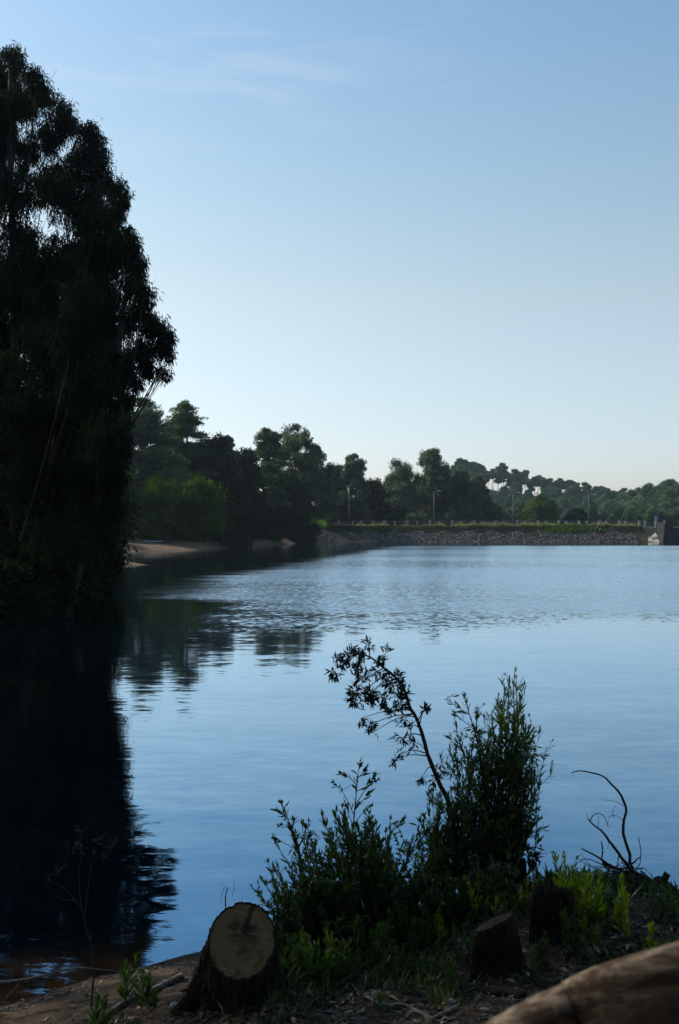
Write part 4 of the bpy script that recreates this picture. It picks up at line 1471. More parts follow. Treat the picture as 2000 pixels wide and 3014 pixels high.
# the bent sapling
rs = np.random.default_rng(420)
sb = near(1330, 7.55)
t = empty('bent_sapling', 'thin sapling bending over to the left above the water, leaf tufts near its top', 'sapling', tuple(sb))
sd_ = 7.5
main = [(1335, 2480), (1325, 2400), (1316, 2349), (1298, 2315), (1280, 2273), (1265, 2235), (1258, 2215), (1245, 2165), (1236, 2139), (1222, 2105), (1209, 2086), (1196, 2045), (1180, 2010), (1155, 1985), (1129, 1965), (1105, 1945), (1085, 1932), (1060, 1925), (1035, 1926)]
mp = spline(np.array([P(*q, sd_) for q in main]) - sb, 50)
st, lf = MB(), MB()
mp[0][2] -= 0.1
tube(st, mp, np.interp(np.linspace(0, 1, 50), [0, .35, .65, 1], [0.017, 0.013, 0.010, 0.003]), 7, jitter=0.06, rng=rs)
CL = [(1150, 2010, 42, 60), (1180, 2050, 36, 60), (1165, 2090, 32, 45), (1195, 2070, 22, 30), (1110, 1945, 22, 26), (1135, 1925, 18, 16), (1060, 1925, 34, 50), (1085, 1900, 20, 22), (1030, 1940, 34, 46), (1045, 1965, 26, 34),
      (985, 1935, 22, 24), (982, 1975, 20, 22), (1000, 1985, 16, 12), (1065, 1995, 34, 50), (1045, 2035, 28, 44), (1075, 2060, 32, 60), (1095, 2040, 26, 34), (1050, 2060, 26, 40), (1115, 1990, 22, 22), (1130, 2060, 24, 26), (1145, 2085, 24, 26),
      (1085, 2135, 26, 26), (1062, 2115, 16, 12), (1100, 2155, 12, 8), (1205, 2140, 26, 26), (1185, 2170, 24, 22), (1222, 2185, 26, 30), (1180, 2125, 14, 10), (1163, 2235, 20, 22), (1180, 2215, 12, 8),
      (1250, 2090, 18, 16), (1262, 2080, 10, 8), (1245, 2285, 18, 16), (1280, 2290, 20, 18), (1298, 2270, 14, 8), (1035, 1905, 16, 12), (1010, 1950, 18, 14), (1175, 1995, 16, 16), (1125, 1975, 16, 14)]
for (cx, cy, cr, n) in CL:
    c = P(cx, cy, sd_ + rs.normal(0, 0.06)) - sb
    rr = cr / FOC * sd_
    low = c[2] < mp[:, 2]
    i = int(np.argmin(np.linalg.norm(mp - c, axis=1) + np.where(np.arange(50) < 14, 0.2, 0)))
    i = max(i - 2, 0)
    q = spline([mp[i], (mp[i] + c) / 2 + np.array([0, 0, 0.02]), c], 6)
    tube(st, q, np.linspace(0.0045, 0.0015, 6), 4)
    m = max(2, n // 9)
    for k in range(m):
        e = c + unit(rs.normal(0, 1, 3)) * rr * rs.uniform(.5, 1.0)
        tube(st, spline([c, (c + e) / 2 + rs.normal(0, .004, 3), e], 4), 0.0012, 3)
        nn_ = max(4, int(n / m * 1.5))
        C = c + (e - c) * rs.uniform(0.2, 1, (nn_, 1)) + rs.normal(0, rr * 0.16, (nn_, 3))
        D = unit(e - c) + rs.normal(0, 0.8, (nn_, 3)) + [0, 0, .1]
        leaves6(lf, C, D, rs.uniform(0.035, 0.065, nn_), rs.uniform(0.010, 0.016, nn_), rs.random(nn_), rs, 0.1)
st.build('stem', M['twig'], t, smooth=True)
lf.build('foliage', M['sap'], t)

# ------------------------------------------------------------------ stumps
def stump(name, label, cx, cy, r_base, cut_c, cut_n, cut_r, seed, flare=0.5, group='tree stumps on the near bank', dim=1.0, rag=0.0):
    rng = np.random.default_rng(seed)
    base = np.array([cx, cy, hz(cx, cy)])
    cut_c = np.asarray(cut_c) - base
    n_ = unit(np.asarray(cut_n, float))
    u = unit(np.cross(n_, [0, 1, 0.001]) if abs(n_[1]) < 0.9 else np.cross([0, 0, 1.0], n_))
    if u[0] < 0:
        u = -u
    v = np.cross(n_, u)
    if v[2] < 0:
        v = -v
    NA, NH = 140, 56
    a = np.linspace(0, 2 * math.pi, NA, endpoint=False)
    # match: angle 0 = +x ; angle 90deg = up the cut / away from the viewer at the base
    top = cut_c + np.outer(np.cos(a), u) * cut_r[0] + np.outer(np.sin(a), v) * cut_r[1]
    bot = np.stack([np.cos(a), np.sin(a), 0 * a], 1) * r_base
    lobes = 1 + flare * 0.35 * np.maximum(0, np.sin(a * 4 + 1.1)) + 0.06 * np.sin(a * 9 + 2)
    bot[:, :2] *= lobes[:, None]
    bot[:, 2] = -0.08
    V = []
    for i in range(NH):
        t_ = i / (NH - 1)
        w = t_ ** (0.62)
        ring = bot * (1 - w) + top * w
        ring[:, 2] = bot[:, 2] * (1 - t_) + top[:, 2] * t_
        cen = ring.mean(0)
        ridge = np.abs(fbm(a * 7.5 + 2.5 * fbm(a * 2, np.full(NA, t_ * 3), 2), np.full(NA, t_ * 4.5 + seed), 4)) * 2.2
        fine = fbm(a * 26, np.full(NA, t_ * 16), 3)
        k = 0.20 * (0.5 - ridge) + 0.07 * fine + 0.07 * fbm(a * 1.5 + 3, np.full(NA, t_ * 2.5 + seed), 3)
        fade = 1.0 if t_ < 0.96 else 0.6
        ring = cen + (ring - cen) * (1 + k * fade)[:, None]
        V.append(ring)
    V = np.concatenate(V)
    F = [(i * NA + k, i * NA + (k + 1) % NA, (i + 1) * NA + (k + 1) % NA, (i + 1) * NA + k) for i in range(NH - 1) for k in range(NA)]
    t = empty(name, label, 'tree stump', tuple(base), group)
    m_ = MB()
    m_.add(V, F)
    # bark lip standing round the cut
    last = V[-NA:]
    cc = last.mean(0)
    lip = cc + (last - cc) * 1.0 + n_ * (0.006 + rag * rng.random((NA, 1)) + 0.006 * rng.random((NA, 1)))
    inn = cc + (last - cc) * 0.93 + n_ * 0.0
    LV = np.concatenate([last, lip, inn])
    LF = [(k, (k + 1) % NA, NA + (k + 1) % NA, NA + k) for k in range(NA)] + [(NA + k, NA + (k + 1) % NA, 2 * NA + (k + 1) % NA, 2 * NA + k) for k in range(NA)]
    m_.add(LV, LF)
    m_.build('bark', M['stumpbark'], t)
    m_ = MB()
    NR = 14
    W_ = []
    for j in range(NR):
        f = j / (NR - 1)
        W_.append(cc + (last - cc) * 0.955 * f + n_ * (0.002 + 0.0015 * fbm(np.full(NA, j * 1.3), a * 3, 2)[:, None] * (1 - f)))
    W_ = np.concatenate(W_)
    F = [(j * NA + k, j * NA + (k + 1) % NA, (j + 1) * NA + (k + 1) % NA, (j + 1) * NA + k) for j in range(NR - 1) for k in range(NA)]
    m_.add(W_, F, np.repeat(np.linspace(0, 1, NR), NA))
    m_.build('cut_face', cut_mat(cc, u, v, cut_r[0], dim), t, smooth=True)
    return t, base


def cut_mat(cc, u, v, r, dim=1.0):
    """sawn wood: rings, radial checks, a dark heart stain reaching up, saw marks"""
    m, T, out = new_mat('sawn_wood')
    tcn = T.n('ShaderNodeTexCoord')
    pos = tcn.outputs['Object']
    sb_ = T.n('ShaderNodeVectorMath', operation='SUBTRACT')
    T.l(pos, sb_.inputs[0])
    sb_.inputs[1].default_value = tuple(cc)
    def dot(vec):
        d = T.n('ShaderNodeVectorMath', operation='DOT_PRODUCT')
        T.l(sb_.outputs[0], d.inputs[0])
        d.inputs[1].default_value = tuple(vec)
        return T.math('DIVIDE', d.outputs['Value'], r)
    U, Vv = dot(u), dot(v)
    cb = T.n('ShaderNodeCombineXYZ')
    T.l(U, cb.inputs[0])
    T.l(Vv, cb.inputs[1])
    uv = cb.outputs[0]
    n1 = T.noise(uv, 2.2, 5, 0.6, 0.5)
    n2 = T.noise(T.scale(uv, 0.6, 9, 1), 3.0, 4, 0.6)
    base = T.mix(T.maprange(n2, 0.35, 0.65), (0.17, 0.118, 0.068), (0.28, 0.205, 0.120))
    # rings about a heart a little above the middle
    hx, hy = 0.02, 0.15
    du = T.math('SUBTRACT', U, hx)
    dv = T.math('SUBTRACT', Vv, hy)
    rad = T.math('SQRT', T.math('ADD', T.math('MULTIPLY', du, du), T.math('MULTIPLY', dv, dv)))
    radw = T.math('ADD', rad, T.math('MULTIPLY', n1, 0.12))
    rings = T.math('SINE', T.math('MULTIPLY', radw, 70))
    base = T.mix(T.maprange(rings, -1, 1, 0, 0.07), base, (0.09, 0.06, 0.035))
    ang = T.math('ARCTAN2', dv, du)
    c2 = T.n('ShaderNodeCombineXYZ')
    T.l(T.math('MULTIPLY', ang, 2.3), c2.inputs[0])
    T.l(T.math('MULTIPLY', rad, 1.6), c2.inputs[1])
    spokes = T.noise(c2.outputs[0], 1.6, 5, 0.72, 0.35)
    stain = T.math('MULTIPLY', T.maprange(spokes, 0.40, 0.52), T.maprange(T.math('ADD', rad, T.math('MULTIPLY', T.math('SUBTRACT', spokes, 0.5), -1.2)), 0.30, 0.62, 1, 0))
    upb = T.maprange(Vv, -0.25, 0.30, 0.25, 1.0)
    base = T.mix(T.math('MULTIPLY', stain, T.math('MULTIPLY', upb, 0.92)), base, (0.020, 0.019, 0.024))
    # straight check running up from the heart
    chk = T.math('MULTIPLY', T.maprange(T.math('ABSOLUTE', T.math('ADD', du, T.math('MULTIPLY', T.math('SUBTRACT', n1, .5), 0.5))), 0.02, 0.11, 1, 0), T.maprange(Vv, 0.1, 0.3, 0, 1))
    base = T.mix(T.math('MULTIPLY', chk, 0.85), base, (0.015, 0.013, 0.014))
    red = T.math('MULTIPLY', T.maprange(n1, 0.48, 0.62), T.maprange(Vv, 0.1, -0.3, 0, 0.7))
    base = T.mix(red, base, (0.075, 0.038, 0.020))
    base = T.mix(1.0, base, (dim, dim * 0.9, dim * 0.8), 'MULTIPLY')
    saw = T.noise(T.scale(uv, 0.3, 26, 1, (0, 3, 0)), 1.6, 3, 0.6)
    b = T.n('ShaderNodeBsdfPrincipled')
    T.l(T.mix(T.maprange(saw, 0.5, 0.7, 0, 0.25), base, (0.10, 0.07, 0.045)), b.inputs['Base Color'])
    b.inputs['Roughness'].default_value = 0.8
    b.inputs['Specular IOR Level'].default_value = 0.2
    bp = T.n('ShaderNodeBump')
    bp.inputs['Distance'].default_value = 0.003
    T.l(T.math('ADD', saw, T.math('MULTIPLY', rings, 0.08)), bp.inputs['Height'])
    T.l(bp.outputs[0], b.inputs['Normal'])
    T.l(b.outputs[0], out.inputs[0])
    return m


fc = P(713, 2770, 5.85)
t, b_ = stump('tree_stump', 'big cut stump with its pale sawn face tilted to the viewer', -0.60, 6.12, 0.235, fc, (0.12, -0.86, 0.42), (0.168, 0.190), 31, 0.9)
# a bark bump at its left shoulder
c2_ = P(1455, 2716, 6.12)
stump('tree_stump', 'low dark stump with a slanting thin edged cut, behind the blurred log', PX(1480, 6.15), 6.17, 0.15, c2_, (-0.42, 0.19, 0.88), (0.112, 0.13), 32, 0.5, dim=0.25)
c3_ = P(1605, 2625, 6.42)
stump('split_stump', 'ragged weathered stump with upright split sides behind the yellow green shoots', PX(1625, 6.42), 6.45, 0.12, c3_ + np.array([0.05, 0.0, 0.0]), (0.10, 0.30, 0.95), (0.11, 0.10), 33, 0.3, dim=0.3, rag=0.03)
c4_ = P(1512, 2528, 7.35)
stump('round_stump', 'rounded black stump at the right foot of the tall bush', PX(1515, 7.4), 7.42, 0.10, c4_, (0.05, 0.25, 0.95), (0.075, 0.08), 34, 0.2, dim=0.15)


def branch(name, label, paths, mat, cat='branch', group=None, jit=0.05, sides=6, n=26, base=None):
    """paths: list of (points in metres, r0, r1); first is the main one"""
    rng = np.random.default_rng(abs(hash(label)) % 9999 if False else sum(map(ord, label)))
    if base is None:
        base = np.asarray(paths[0][0][0], float)
    t = empty(name, label, cat, tuple(base), group)
    mains, subs = MB(), MB()
    for i, (pts, r0, r1) in enumerate(paths):
        p = spline(np.asarray(pts, float) - base, n)
        p[1:-1] += rng.normal(0, r0 * 0.10, (n - 2, 3))
        tube(mains if i == 0 else subs, p, np.linspace(r0, r1, n), sides, jitter=jit, rng=rng)
    mains.build('main_limb', M[mat], t, smooth=True)
    if subs.n:
        subs.build('side_twigs', M[mat], t, smooth=True)
    return t


def C5(x, y):      # crop pixel of the close study of the dead branches -> photo pixel
    return (1150 + x / 1.845, 1900 + y / 1.845)


def path5(lst, d):
    return [P(*C5(*q), d) for q in lst]


dd = 7.15
db = [
    (path5([(1345, 1275), (1305, 1200), (1298, 1130), (1280, 1080), (1262, 1010), (1268, 950), (1280, 890), (1268, 845), (1245, 800), (1215, 770), (1190, 742), (1165, 718), (1130, 700), (1085, 688), (1040, 681), (1010, 683), (983, 691)], dd), 0.011, 0.0035),
    (path5([(1335, 1260), (1300, 1205), (1250, 1145), (1215, 1095), (1185, 1060), (1160, 1020), (1130, 994), (1100, 972), (1075, 945)], dd + .05), 0.012, 0.004),
    (path5([(1290, 1235), (1240, 1215), (1190, 1192), (1150, 1165), (1110, 1140), (1070, 1118), (1038, 1103)], dd - .05), 0.010, 0.004),
    (path5([(1200, 1210), (1160, 1180), (1148, 1160), (1152, 1110), (1145, 1065)], dd - .04), 0.007, 0.004),
    (path5([(1308, 1190), (1335, 1165), (1360, 1140), (1356, 1090), (1347, 1040)], dd), 0.005, 0.0022),
    (path5([(1330, 1215), (1352, 1190), (1360, 1150)], dd), 0.004, 0.002),
    (path5([(1083, 955), (1095, 930), (1115, 914), (1140, 914), (1165, 935), (1178, 978)], dd + .05), 0.004, 0.002),
    (path5([(1282, 880), (1240, 855), (1200, 842), (1147, 838)], dd), 0.0025, 0.001),
    (path5([(1262, 950), (1230, 925), (1190, 930), (1180, 970), (1190, 995)], dd), 0.0022, 0.001),
    (path5([(1215, 935), (1205, 900), (1225, 865)], dd), 0.002, 0.001),
    (path5([(1075, 945), (1070, 930), (1066, 915)], dd + .05), 0.003, 0.001),
    (path5([(1130, 990), (1128, 950), (1132, 925)], dd + .05), 0.002, 0.001),
    (path5([(1160, 1020), (1180, 1040), (1185, 1060), (1180, 1105)], dd + .05), 0.002, 0.001),
    (path5([(1250, 1230), (1200, 1225), (1150, 1190), (1090, 1165), (1050, 1160), (1015, 1180)], dd - .08), 0.005, 0.002),
    (path5([(1230, 1240), (1170, 1235), (1110, 1215), (1060, 1185), (1020, 1160)], dd - .1), 0.004, 0.0015),
    (path5([(1130, 1210), (1080, 1190), (1050, 1150), (1035, 1130)], dd - .08), 0.003, 0.001),
    (path5([(1200, 1215), (1240, 1190), (1260, 1170)], dd - .1), 0.003, 0.0015),
    (path5([(1320, 1230), (1380, 1260), (1440, 1300), (1500, 1335), (1560, 1356)], dd - .02), 0.016, 0.006),
    (path5([(1345, 1250), (1400, 1290), (1420, 1240)], dd - .05), 0.004, 0.0015),
]
branch('dead_branches', 'bare dead branches, one arching high to the left against the water', db, 'twig', 'dead branch')
# tangle of roots and litter at their foot
rr_ = np.random.default_rng(88)
t = empty('root_tangle', 'dark tangle of dead roots heaped at the foot of the bare branches', 'roots', tuple(P(*C5(1270, 1240), 7.1)))
m_ = MB()
o_ = np.array(t.location)
for i in range(70):
    a = P(*C5(rr_.uniform(1180, 1380), rr_.uniform(1200, 1300)), rr_.uniform(6.95, 7.25)) - o_
    b = a + np.array([rr_.normal(0, .10), rr_.normal(0, .06), rr_.normal(-0.03, .035)])
    m = (a + b) / 2 + rr_.normal(0, .03, 3)
    tube(m_, spline([a, m, b], 6), np.linspace(rr_.uniform(.003, .007), .0015, 6), 4)
m_.build('roots', M['twig'], t)
m_ = MB()
na = 40
u_ = np.linspace(0, 2 * math.pi, na, endpoint=False)
for sx, sy, rx_, rz_ in ((0.03, 0.02, 0.24, 0.085), (0.22, 0.0, 0.20, 0.06)):
    V, F = [(sx, sy, rz_)], []
    for j in range(1, 9):
        f = j / 8
        nz_ = 1 + 0.3 * fbm(np.cos(u_) * 2.5 + j * .4 + sx * 9, np.sin(u_) * 2.5, 3)
        V += [tuple(q) for q in np.stack([sx + np.cos(u_) * rx_ * f * nz_, sy + np.sin(u_) * 0.14 * f * nz_, rz_ * (1 - f ** 1.6) * nz_ - 0.10 * f], 1)]
    F3 = [(0, 1 + k, 1 + (k + 1) % na) for k in range(na)]
    F4 = [(1 + (j - 1) * na + k, 1 + j * na + k, 1 + j * na + (k + 1) % na, 1 + (j - 1) * na + (k + 1) % na) for j in range(1, 8) for k in range(na)]
    V = np.array(V) - [0, 0, 0.07]
    m_.add(V, F3)
    m_.add(V, F4)
m_.build('root_ball', M['stumpbark'], t)

branch('broken_stake', 'short thick broken piece of wood sticking up at the right end of the crest', [(path5([(1430, 1345), (1455, 1315), (1480, 1280), (1505, 1236)], 7.0), 0.016, 0.022)], 'bark', 'wood', sides=9, n=14)
branch('thin_twig', 'crooked thin twig rising beside the broken stake', [(path5([(1440, 1330), (1470, 1290), (1490, 1262)], 7.05)[::1], 0.004, 0.002), (path5([(1395, 1320), (1415, 1270), (1418, 1236)], 7.0), 0.003, 0.001)], 'twig', 'twig')
branch('thin_twig', 'low bare twigs at the right edge of the crest', [(path5([(1480, 1330), (1520, 1350), (1545, 1330), (1568, 1325)], 7.0), 0.004, 0.002), (path5([(1530, 1345), (1545, 1310), (1568, 1300)], 7.0), 0.003, 0.0015), (path5([(1555, 1340), (1550, 1320), (1560, 1300)], 7.0), 0.003, 0.0015)], 'twig', 'twig')
branch('thin_twig', 'short upright twig standing behind the top of the big cut stump', [([P(667, 2690, 6.1), P(664, 2650, 6.1), P(666, 2630, 6.1), P(671, 2612, 6.1)], 0.0040, 0.0022)], 'twig', 'twig', n=12)
branch('thin_twig', 'fine bent twig over the water left of the upright one on the stump', [([P(650, 2660, 6.9), P(656, 2625, 6.9), P(661, 2610, 6.9), P(655, 2600, 6.9), P(651, 2594, 6.9)], 0.0014, 0.0008)], 'twig', 'twig', n=12)
branch('thin_twig', 'fine curved twig over the water right of the upright one on the stump', [([P(684, 2640, 6.9), P(689, 2615, 6.9), P(691, 2600, 6.9), P(686, 2588, 6.9)], 0.0014, 0.0008)], 'twig', 'twig', n=12)

# ------------------------------------------------------------------ the log close to the lens
t = empty('fallen_log', 'large weathered fallen log crossing the bottom right corner, out of focus', 'log', (0.3, 1.35, 2.2))
cl_pts = [(-0.62, 1.32, 1.45), (-0.30, 1.33, 1.80), (0.0, 1.34, 2.05), (0.272, 1.35, 2.245), (0.36, 1.355, 2.29), (0.456, 1.36, 2.325), (0.9, 1.42, 2.44), (1.6, 1.55, 2.56), (2.4, 1.7, 2.62)]
cp = spline(np.array(cl_pts) + np.array([-0.002, 0, -0.042]) - np.array([0.3, 1.35, 2.2]), 400)
_q = np.concatenate([[0], np.cumsum(np.linalg.norm(np.diff(cp, axis=0), axis=1))])
cp = np.stack([np.interp(np.linspace(0, _q[-1], 220), _q, cp[:, k]) for k in range(3)], 1)
NA = 110
a = np.linspace(0, 2 * math.pi, NA, endpoint=False)
tan = unit(np.gradient(cp, axis=0))
V, bark_shade = [], []
for i in range(len(cp)):
    u = unit(np.cross([0, 1.0, 0], tan[i]))       # across, in the picture plane: up
    if u[2] < 0:
        u = -u
    w = np.array([0, -1.0, 0])                    # towards the viewer
    s_ = i / len(cp) * 14
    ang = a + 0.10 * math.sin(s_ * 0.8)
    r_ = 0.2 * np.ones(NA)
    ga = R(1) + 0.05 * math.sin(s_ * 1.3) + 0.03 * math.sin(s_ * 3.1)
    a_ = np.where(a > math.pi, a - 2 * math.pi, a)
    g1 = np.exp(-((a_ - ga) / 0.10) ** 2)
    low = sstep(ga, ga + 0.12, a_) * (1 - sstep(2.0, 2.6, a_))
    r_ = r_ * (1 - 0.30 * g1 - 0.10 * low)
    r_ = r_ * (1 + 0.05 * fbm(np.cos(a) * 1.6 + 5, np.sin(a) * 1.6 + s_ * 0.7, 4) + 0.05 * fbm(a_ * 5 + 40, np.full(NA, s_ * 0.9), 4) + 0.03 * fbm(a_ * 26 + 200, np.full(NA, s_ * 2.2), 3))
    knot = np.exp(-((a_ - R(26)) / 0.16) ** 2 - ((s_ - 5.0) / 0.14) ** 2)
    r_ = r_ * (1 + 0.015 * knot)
    bark_shade.append(np.clip(0.10 + 0.95 * np.maximum(low * (1 - 0.85 * knot), g1), 0, 1))  # groove and viewer side: brown bark with painted shade on top
    V.append(cp[i] + (np.cos(ang) * r_)[:, None] * u + (np.sin(ang) * r_)[:, None] * w)
V = np.concatenate(V)
F = [(i * NA + k, i * NA + (k + 1) % NA, (i + 1) * NA + (k + 1) % NA, (i + 1) * NA + k) for i in range(len(cp) - 1) for k in range(NA)]
m_ = MB()
m_.add(V, F, np.concatenate(bark_shade))
m, T, out = new_mat('weathered_log_shaded')
tcn = T.n('ShaderNodeTexCoord')
v = T.scale(tcn.outputs['Object'], 0.35, 3.2, 3.2)
grain = T.noise(v, 14, 8, 0.68, 0.5)
blot = T.noise(tcn.outputs['Object'], 17, 5, 0.65, 0.2)
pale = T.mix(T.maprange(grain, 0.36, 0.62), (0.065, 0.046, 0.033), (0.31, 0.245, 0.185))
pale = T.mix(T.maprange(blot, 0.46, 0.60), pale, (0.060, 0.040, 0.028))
brown = T.mix(T.maprange(blot, 0.40, 0.62), (0.005, 0.003, 0.0025), (0.018, 0.011, 0.008))  # bark brown taken near black, underside shade included in the colour
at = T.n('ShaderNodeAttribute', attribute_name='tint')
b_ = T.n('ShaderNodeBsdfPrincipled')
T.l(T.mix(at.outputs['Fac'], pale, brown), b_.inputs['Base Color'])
b_.inputs['Roughness'].default_value = 0.85
b_.inputs['Specular IOR Level'].default_value = 0.04
bp = T.n('ShaderNodeBump')
bp.inputs['Distance'].default_value = 0.006
T.l(grain, bp.inputs['Height'])
T.l(bp.outputs[0], b_.inputs['Normal'])
T.l(b_.outputs[0], out.inputs[0])
M['log'] = m
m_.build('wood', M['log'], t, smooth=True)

# ------------------------------------------------------------------ young shoots and weeds
def shoot(label, px, d, h, n_st, mat, seed, name='young_shoot', leafl=0.07, group='young leafy shoots on the bank', tint=(0.5, 0.25), wratio=0.24, lean=0.16, per_m=100):
    rng = np.random.default_rng(seed)
    b = near(px, d)
    t = empty(name, label, 'plant', tuple(b), group)
    st, lf = MB(), MB()
    for i in range(n_st):
        hh = h * rng.uniform(0.55, 1.0) if i else h
        s0 = np.array([rng.normal(0, .012 + .012 * n_st ** .5), rng.normal(0, .02 + .01 * n_st ** .5), -0.01])
        e = s0 + np.array([rng.normal(0, lean) * hh, rng.normal(0, lean) * hh, hh])
        pts = spline([s0, (s0 + e) / 2 + rng.normal(0, .02, 3) * hh * 2, e], 8)
        leafy_stem(st, lf, pts, 0.0028, (leafl, wratio), per_m, rng, 0.12, 38, tint)
    st.build('stems', M['weed'], t)
    lf.build('foliage', M[mat], t)
    return t


SH = [
    ('tall yellow green shoot standing alone left of the split stump', 1632, 6.6, 0.40, 2, 'herb', .07),
    ('bright yellow shoot with its tip above the crest, right of the split stump', 1690, 6.65, 0.36, 5, 'herb', .07),
    ('bright yellow green shoots below the dead branches, middle of the glowing clump', 1730, 6.5, 0.33, 8, 'herb', .08),
    ('yellow shoots at the left edge of the glowing clump, before the split stump', 1660, 6.45, 0.27, 6, 'herb', .075),
    ('scattered yellow green shoots right of the glowing clump', 1815, 6.45, 0.22, 5, 'herb', .07),
    ('yellow green shoots low under the round black stump', 1540, 6.8, 0.20, 5, 'herb', .06),
    ('yellow green shoots low between the tall bush and the slanting stump', 1470, 6.75, 0.16, 5, 'herb', .06),
    ('yellow green shoots at the foot of the wide bush, right side', 1290, 6.7, 0.20, 5, 'herb', .06),
    ('yellow green shoots at the right of the glowing clump', 1775, 6.5, 0.30, 7, 'herb', .08),
    ('olive shoots in front of the glowing clump', 1700, 6.25, 0.26, 9, 'weed', .07),
    ('dark olive shoots low in front of the glowing clump', 1755, 6.1, 0.24, 9, 'weed', .07),
    ('lone bright green sprig with broad leaves near the right edge', 1922, 6.1, 0.22, 2, 'herb', .08),
    ('small bright sprig between the glowing clump and the lone sprig', 1845, 6.3, 0.17, 2, 'herb', .07),
    ('small yellow sprig above the blurred log', 1845, 5.75, 0.14, 2, 'herb', .06),
    ('dark green shoots at the far right behind the log', 1960, 6.6, 0.22, 8, 'weed', .06),
    ('bright green shoots in the middle, left of the low slanting stump', 1410, 6.9, 0.26, 6, 'herb', .07),
    ('fresh green shoots beside the slanting stump, nearer the water', 1440, 7.05, 0.24, 6, 'weed', .06),
    ('slender shoot with a pale tip rising left of the split stump', 1500, 6.9, 0.34, 2, 'weed', .06),
    ('shoots under the tall bush, dull green', 1480, 7.1, 0.26, 8, 'weed', .06),
    ('shoots between the wide bush and the slanting stump', 1330, 6.9, 0.30, 12, 'bush', .08),
    ('grassy shoots under the bent sapling', 1270, 6.95, 0.30, 12, 'bush', .08),
    ('dark shoots in front of the middle bushes', 1210, 6.7, 0.28, 12, 'bush', .08),
    ('dark shoots low before the wide bush', 1100, 6.45, 0.28, 12, 'bush', .08),
    ('dark narrow leaved shoots right of the big cut stump', 930, 6.15, 0.30, 10, 'bush', .10),
    ('slim shoots close by the right side of the big cut stump', 870, 6.2, 0.26, 8, 'bush', .08),
    ('dark leafy shoots before the left half of the wide bush', 1010, 6.2, 0.26, 10, 'bush', .08),
    ('shoots by the long curved root before the wide bush', 1160, 6.25, 0.20, 8, 'weed', .06),
    ('low weeds left of the slanting stump', 1370, 6.3, 0.22, 9, 'weed', .06),
    ('tufted weed in front of the slanting stump', 1330, 6.0, 0.16, 5, 'weed', .06),
    ('yellow green weed at the foot of the slanting stump', 1545, 6.0, 0.18, 4, 'weed', .06),
    ('dark weeds between the slanting stump and the glowing clump', 1600, 6.15, 0.20, 8, 'weed', .06),
    ('upright dark shoot on the sand, tallest left of the big stump', 405, 6.55, 0.25, 6, 'bush', .085),
    ('upright dark shoot on the sand, second left of the big stump', 430, 6.25, 0.20, 5, 'bush', .08),
    ('broad leaved dark weed low on the sand near the left', 275, 5.9, 0.20, 4, 'bush', .085),
    ('low dark weed on the sand at the lower left', 290, 5.65, 0.12, 4, 'bush', .07),
    ('low weeds between the left shoots and the big stump', 380, 5.75, 0.10, 6, 'weed', .06),
    ('small weed before the big stump', 800, 5.5, 0.07, 4, 'weed', .04),
    ('tiny weed at the foot of the big stump', 680, 5.6, 0.06, 3, 'weed', .04),
    ('weed tuft on the path before the slanting stump', 1130, 5.7, 0.08, 5, 'weed', .05),
    ('low weeds at the lower left corner', 160, 5.75, 0.08, 5, 'weed', .05),
]
for i, (lab, px, d, h, ns, mt, ll) in enumerate(SH):
    shoot(lab, px, d, h, ns, mt, 500 + i, leafl=ll, tint=(0.55, 0.25) if mt == 'herb' else (0.4, 0.22))

# the faint sapling at the left, in the dark reflection
t0 = P(275, 2880, 6.6)
b = near(268, 6.65)
t = empty('faint_sapling', 'thin shaded sapling with a few leaves before the dark reflection at the left', 'sapling', tuple(b))
st, lf = MB(), MB()
rs = np.random.default_rng(610)
def c6(x, y):
    return (x / 3.484, 2400 + y / 3.484)
paths = [[(965, 1700), (960, 1550), (940, 1350), (890, 1180), (870, 1050), (840, 960), (770, 870), (720, 800), (640, 730), (560, 690), (480, 690)],
         [(840, 960), (820, 800), (815, 600), (830, 400), (815, 200)], [(870, 1050), (900, 800), (940, 500), (1000, 440), (1090, 385), (1180, 340)], [(770, 870), (640, 860), (560, 800), (500, 720), (430, 600)],
         [(930, 1300), (935, 1200), (920, 1150)]]
for k, pth in enumerate(paths):
    pts = spline(np.array([P(*c6(*q), 6.6) for q in pth]) - b, 16)
    if k == 0:
        pts[0] = (0, 0, -0.05)
    tube(st, pts, np.linspace(0.006 if k == 0 else 0.003, 0.0015, 16), 5)
for (cx, cy, n) in ((815, 180, 10), (830, 300, 8), (860, 350, 6), (760, 355, 4), (1035, 290, 6), (1170, 300, 10), (960, 400, 5), (1100, 360, 5), (600, 600, 6), (520, 660, 6), (1050, 430, 3)):
    c = P(*c6(cx, cy), 6.6) - b
    leaves6(lf, c + rs.normal(0, .012, (n, 3)), rs.normal(0, .7, (n, 3)) + [0, 0, .9], rs.uniform(.04, .07, n), rs.uniform(.010, .016, n), rs.random(n), rs, .15)
st.build('stem', M['twig'], t, smooth=True)
lf.build('foliage', M['sap'], t)

# ------------------------------------------------------------------ wood on the ground
def on_ground(lst, lift=0.012):
    out = []
    for px, py in lst:
        # the point of the bank seen at this pixel
        d = 5.0
        for _ in range(400):
            x = PX(px, d)
            if EYE + (HOR - py) / FOC * d <= hz(x, d):
                break
            d += 0.012
        out.append((PX(px, d), d, hz(PX(px, d), d) + lift))
    return out


